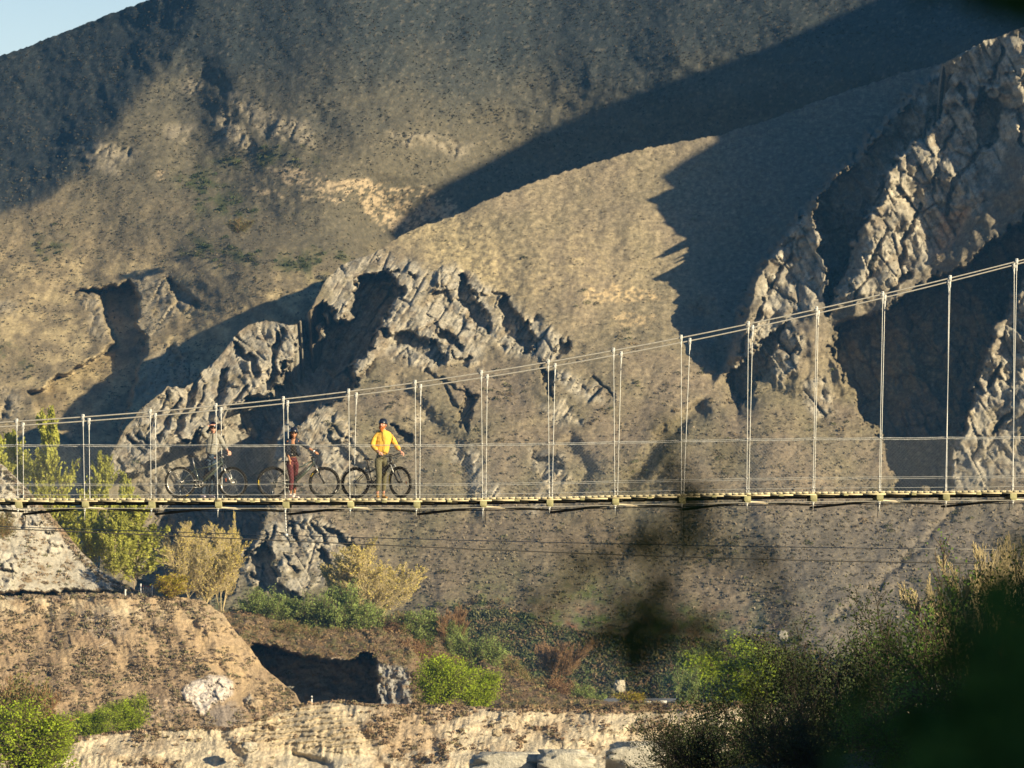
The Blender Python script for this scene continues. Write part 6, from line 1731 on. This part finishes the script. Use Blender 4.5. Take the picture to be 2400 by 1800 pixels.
# short paling fence at the cutting
fx = [(330, 1368, 1), (336, 1374, 0), (342, 1374, 0), (347, 1375, 0), (352, 1376, 0), (357, 1372, 1), (363, 1378, 0)]
fr = empty('paling_fence', P(345, 1393, 446), 'short fence of pale and dark posts beside the yellow bush', 'fence'); fo = np.array(fr.location)
for x_, y_, wh in fx:
    mb = MB(); mb.segs([P(x_, 1395, 446) - fo], [P(x_, y_, 446) - fo], 0.06 if wh else 0.035, sides=6, caps=True); mb.build('post', m_post if wh else m_postw, fr)
    if not wh:
        mb = MB(); mb.segs([P(x_, y_ + 0.5, 446) - fo], [P(x_, y_ - 2, 446) - fo], 0.045, sides=6, caps=True); mb.build('post_cap', m_red, fr)
mb = MB(); mb.segs([P(330, 1386, 446) - fo], [P(363, 1388, 446) - fo], 0.03, sides=5, caps=True); mb.build('rail', m_postw, fr)
def marker(x, y0, y1, D, label, band):
    r = empty('marker_post', P(x, y0, D), label, 'marker post', 'roadside marker posts'); o_ = np.array(r.location)
    mb = MB(); c_ = (P(x, y0, D) + P(x, y1, D)) / 2 - o_; mb.box(c_, (0.055, 0.03, abs(c_[2]))); mb.build('post', m_post, r, False, 0.008)
    if band:
        mb = MB(); c2 = P(x, y1 + 5, D) - o_; mb.box(c2, (0.058, 0.033, 0.06)); mb.build('band', m_black, r)
marker(731, 1650, 1631, 384, 'white roadside marker post standing before the dark rock cutting', True)
marker(294, 1396, 1381, 444, 'small white marker post on the rim of the left bank', False)
# dead branch on the bank
def dead(pts_list, label):
    r = None
    D0 = depthC(np.array([215.0]), np.array([1510.0]))[0] - 0.3
    base = P(215, 1512, D0)
    mb = MB()
    for pts, ra in pts_list:
        q = [P(a, b_, D0 - 0.15 * math.sin(a)) - base for a, b_ in pts]
        mb.path(q, np.linspace(ra, ra * 0.4, len(q)), 6)
    o = mb.build('dead_branch', mat('bleached_wood', (0.55, 0.46, 0.36), 0.85, noise=0.2, nscale=20), None, True)
    o.location = [float(v) for v in base]; tag(o, label, 'branch')
dead([([(183, 1527), (200, 1524), (218, 1519), (236, 1514), (250, 1507)], 0.055), ([(236, 1514), (244, 1506), (256, 1505)], 0.03), ([(230, 1516), (240, 1519), (262, 1511)], 0.025)], 'bleached dead branch lying on the brown left bank')
# roadside rail and its sign on the valley floor
r = empty('guard_rail', P(1530, 1652, 560), 'grey guard rail with one white board beside the valley road', 'guard rail'); ro_ = np.array(r.location)
for k in range(9):
    mb = MB(); x_ = 1440 + k * 15; mb.box((P(x_, 1650, 560) + P(x_, 1643, 560)) / 2 - ro_, (0.06, 0.06, 0.17)); mb.build('post', m_postw, r)
mb = MB(); mb.box((P(1435, 1645, 560) + P(1562, 1645, 560)) / 2 - ro_ + [0, -0.08, 0], (127 / 2 * 560 / F, 0.02, 0.05)); mb.build('rail', m_galv, r)
mb = MB(); mb.box(P(1555, 1645.5, 560) - ro_ + [0, -0.14, 0], (0.36, 0.03, 0.16)); mb.build('board', m_post, r, False, 0.01)

# ------------------------------------------------------------------ out of focus branches close to the camera
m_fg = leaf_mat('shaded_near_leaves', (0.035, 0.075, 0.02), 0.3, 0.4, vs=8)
m_fg2 = leaf_mat('green_near_leaves', (0.085, 0.17, 0.04), 0.35, 0.4, vs=8)
m_fg3 = leaf_mat('sunlit_near_leaves', (0.16, 0.16, 0.02), 0.4, 0.3, vs=8)  # yellower leaf colour stands in for sun on these leaves
def near_branch(label, D, stem, blobs, m, size=0.035):
    """blobs: (px, py, spread x, spread y, leaves)"""
    r = empty('foreground_branch', P(*stem[0], D), label, 'branch', 'blurred branches close to the viewpoint'); o_ = np.array(r.location)
    mb = MB(); mb.path([P(a, b_, D + 0.1 * math.sin(a)) - o_ for a, b_ in stem], np.linspace(0.004, 0.0015, len(stem)), 6); mb.build('stem', bark_dark, r, True)
    mb = MB()
    for bx, by, sx, sy, n in blobs:
        for k in range(n):
            a = random.gauss(0, 0.5); b_ = random.gauss(0, 0.5)
            c = P(bx + a * sx, by + b_ * sy, D + random.uniform(-0.3, 0.3)) - o_
            u = np.array([random.gauss(0, 1), random.gauss(0, .5), random.gauss(0, 1)]); u /= np.linalg.norm(u)
            v = np.cross(u, [random.gauss(0, .3), 1, random.gauss(0, .3)]); v /= np.linalg.norm(v); nn = np.cross(u, v)
            s = size * random.uniform(0.7, 1.25)
            V = [c - u * s * .5, c - u * s * .2 + v * s * .22 + nn * s * .05, c + u * s * .2 + v * s * .20 + nn * s * .05, c + u * s * .55, c + u * s * .2 - v * s * .20 + nn * s * .05, c - u * s * .2 - v * s * .22 + nn * s * .05]
            mb.add(V, [[0, 1, 2, 3], [0, 3, 4, 5]])
    mb.build('leaves', m, r)
near_branch('blurred dark branch rising across the bridge right of centre', 3.1, [(1900, 2300), (1640, 1900), (1500, 1600), (1530, 1300), (1600, 1080)],
            [(1610, 1120, 130, 110, 12), (1600, 1240, 200, 130, 20), (1520, 1360, 170, 150, 28), (1470, 1470, 190, 110, 30), (1540, 1480, 190, 90, 14)], m_fg, 0.019)
near_branch('faint blurred twig to the right of the dark branch', 2.8, [(2100, 2300), (1900, 1700), (1830, 1400), (1790, 1260)], [(1790, 1285, 150, 70, 8), (1830, 1340, 90, 90, 3)], m_fg, 0.013)
near_branch('blurred yellowish leaves in front of the valley willow', 2.9, [(2100, 2300), (1850, 1800), (1750, 1560)], [(1740, 1570, 150, 110, 16)], m_fg3, 0.014)
near_branch('blurred green leafy branch covering the lower right corner', 3.4, [(2700, 2400), (2450, 1900), (2300, 1500), (2250, 1400)],
            [(2370, 1490, 190, 150, 34), (2400, 1620, 200, 200, 60), (2300, 1770, 260, 110, 50), (2400, 1790, 160, 160, 50), (2180, 1810, 200, 80, 12)], m_fg2, 0.028)
near_branch('blurred dark twigs among the green corner leaves', 3.6, [(2700, 2300), (2450, 1850), (2200, 1700)], [(2260, 1700, 220, 100, 30), (2330, 1560, 120, 120, 14), (2400, 1700, 160, 100, 30)], m_fg, 0.03)
near_branch('blurred dark leaves in the top right corner', 3.1, [(2700, -300), (2500, -80), (2350, -20)], [(2330, -25, 150, 45, 22), (2430, 0, 80, 60, 14)], m_fg, 0.025)
# ------------------------------------------------------------------ haze in the valley air
mh = bpy.data.materials.new('valley_haze'); mh.use_nodes = True
nh = mh.node_tree.nodes; nh.remove(nh['Principled BSDF'])
pv = nh.new('ShaderNodeVolumePrincipled'); pv.inputs['Color'].default_value = (0.14, 0.46, 0.95, 1); pv.inputs['Density'].default_value = 0.00010; pv.inputs['Anisotropy'].default_value = 0.0
mh.node_tree.links.new(pv.outputs[0], nh['Material Output'].inputs['Volume'])
mb = MB(); mb.box((0, 0, 105), (4100, 4100, 145)); hz = mb.build('haze', mh)
tag(hz, 'thin blue evening haze filling the valley air', 'haze', None, 'stuff')
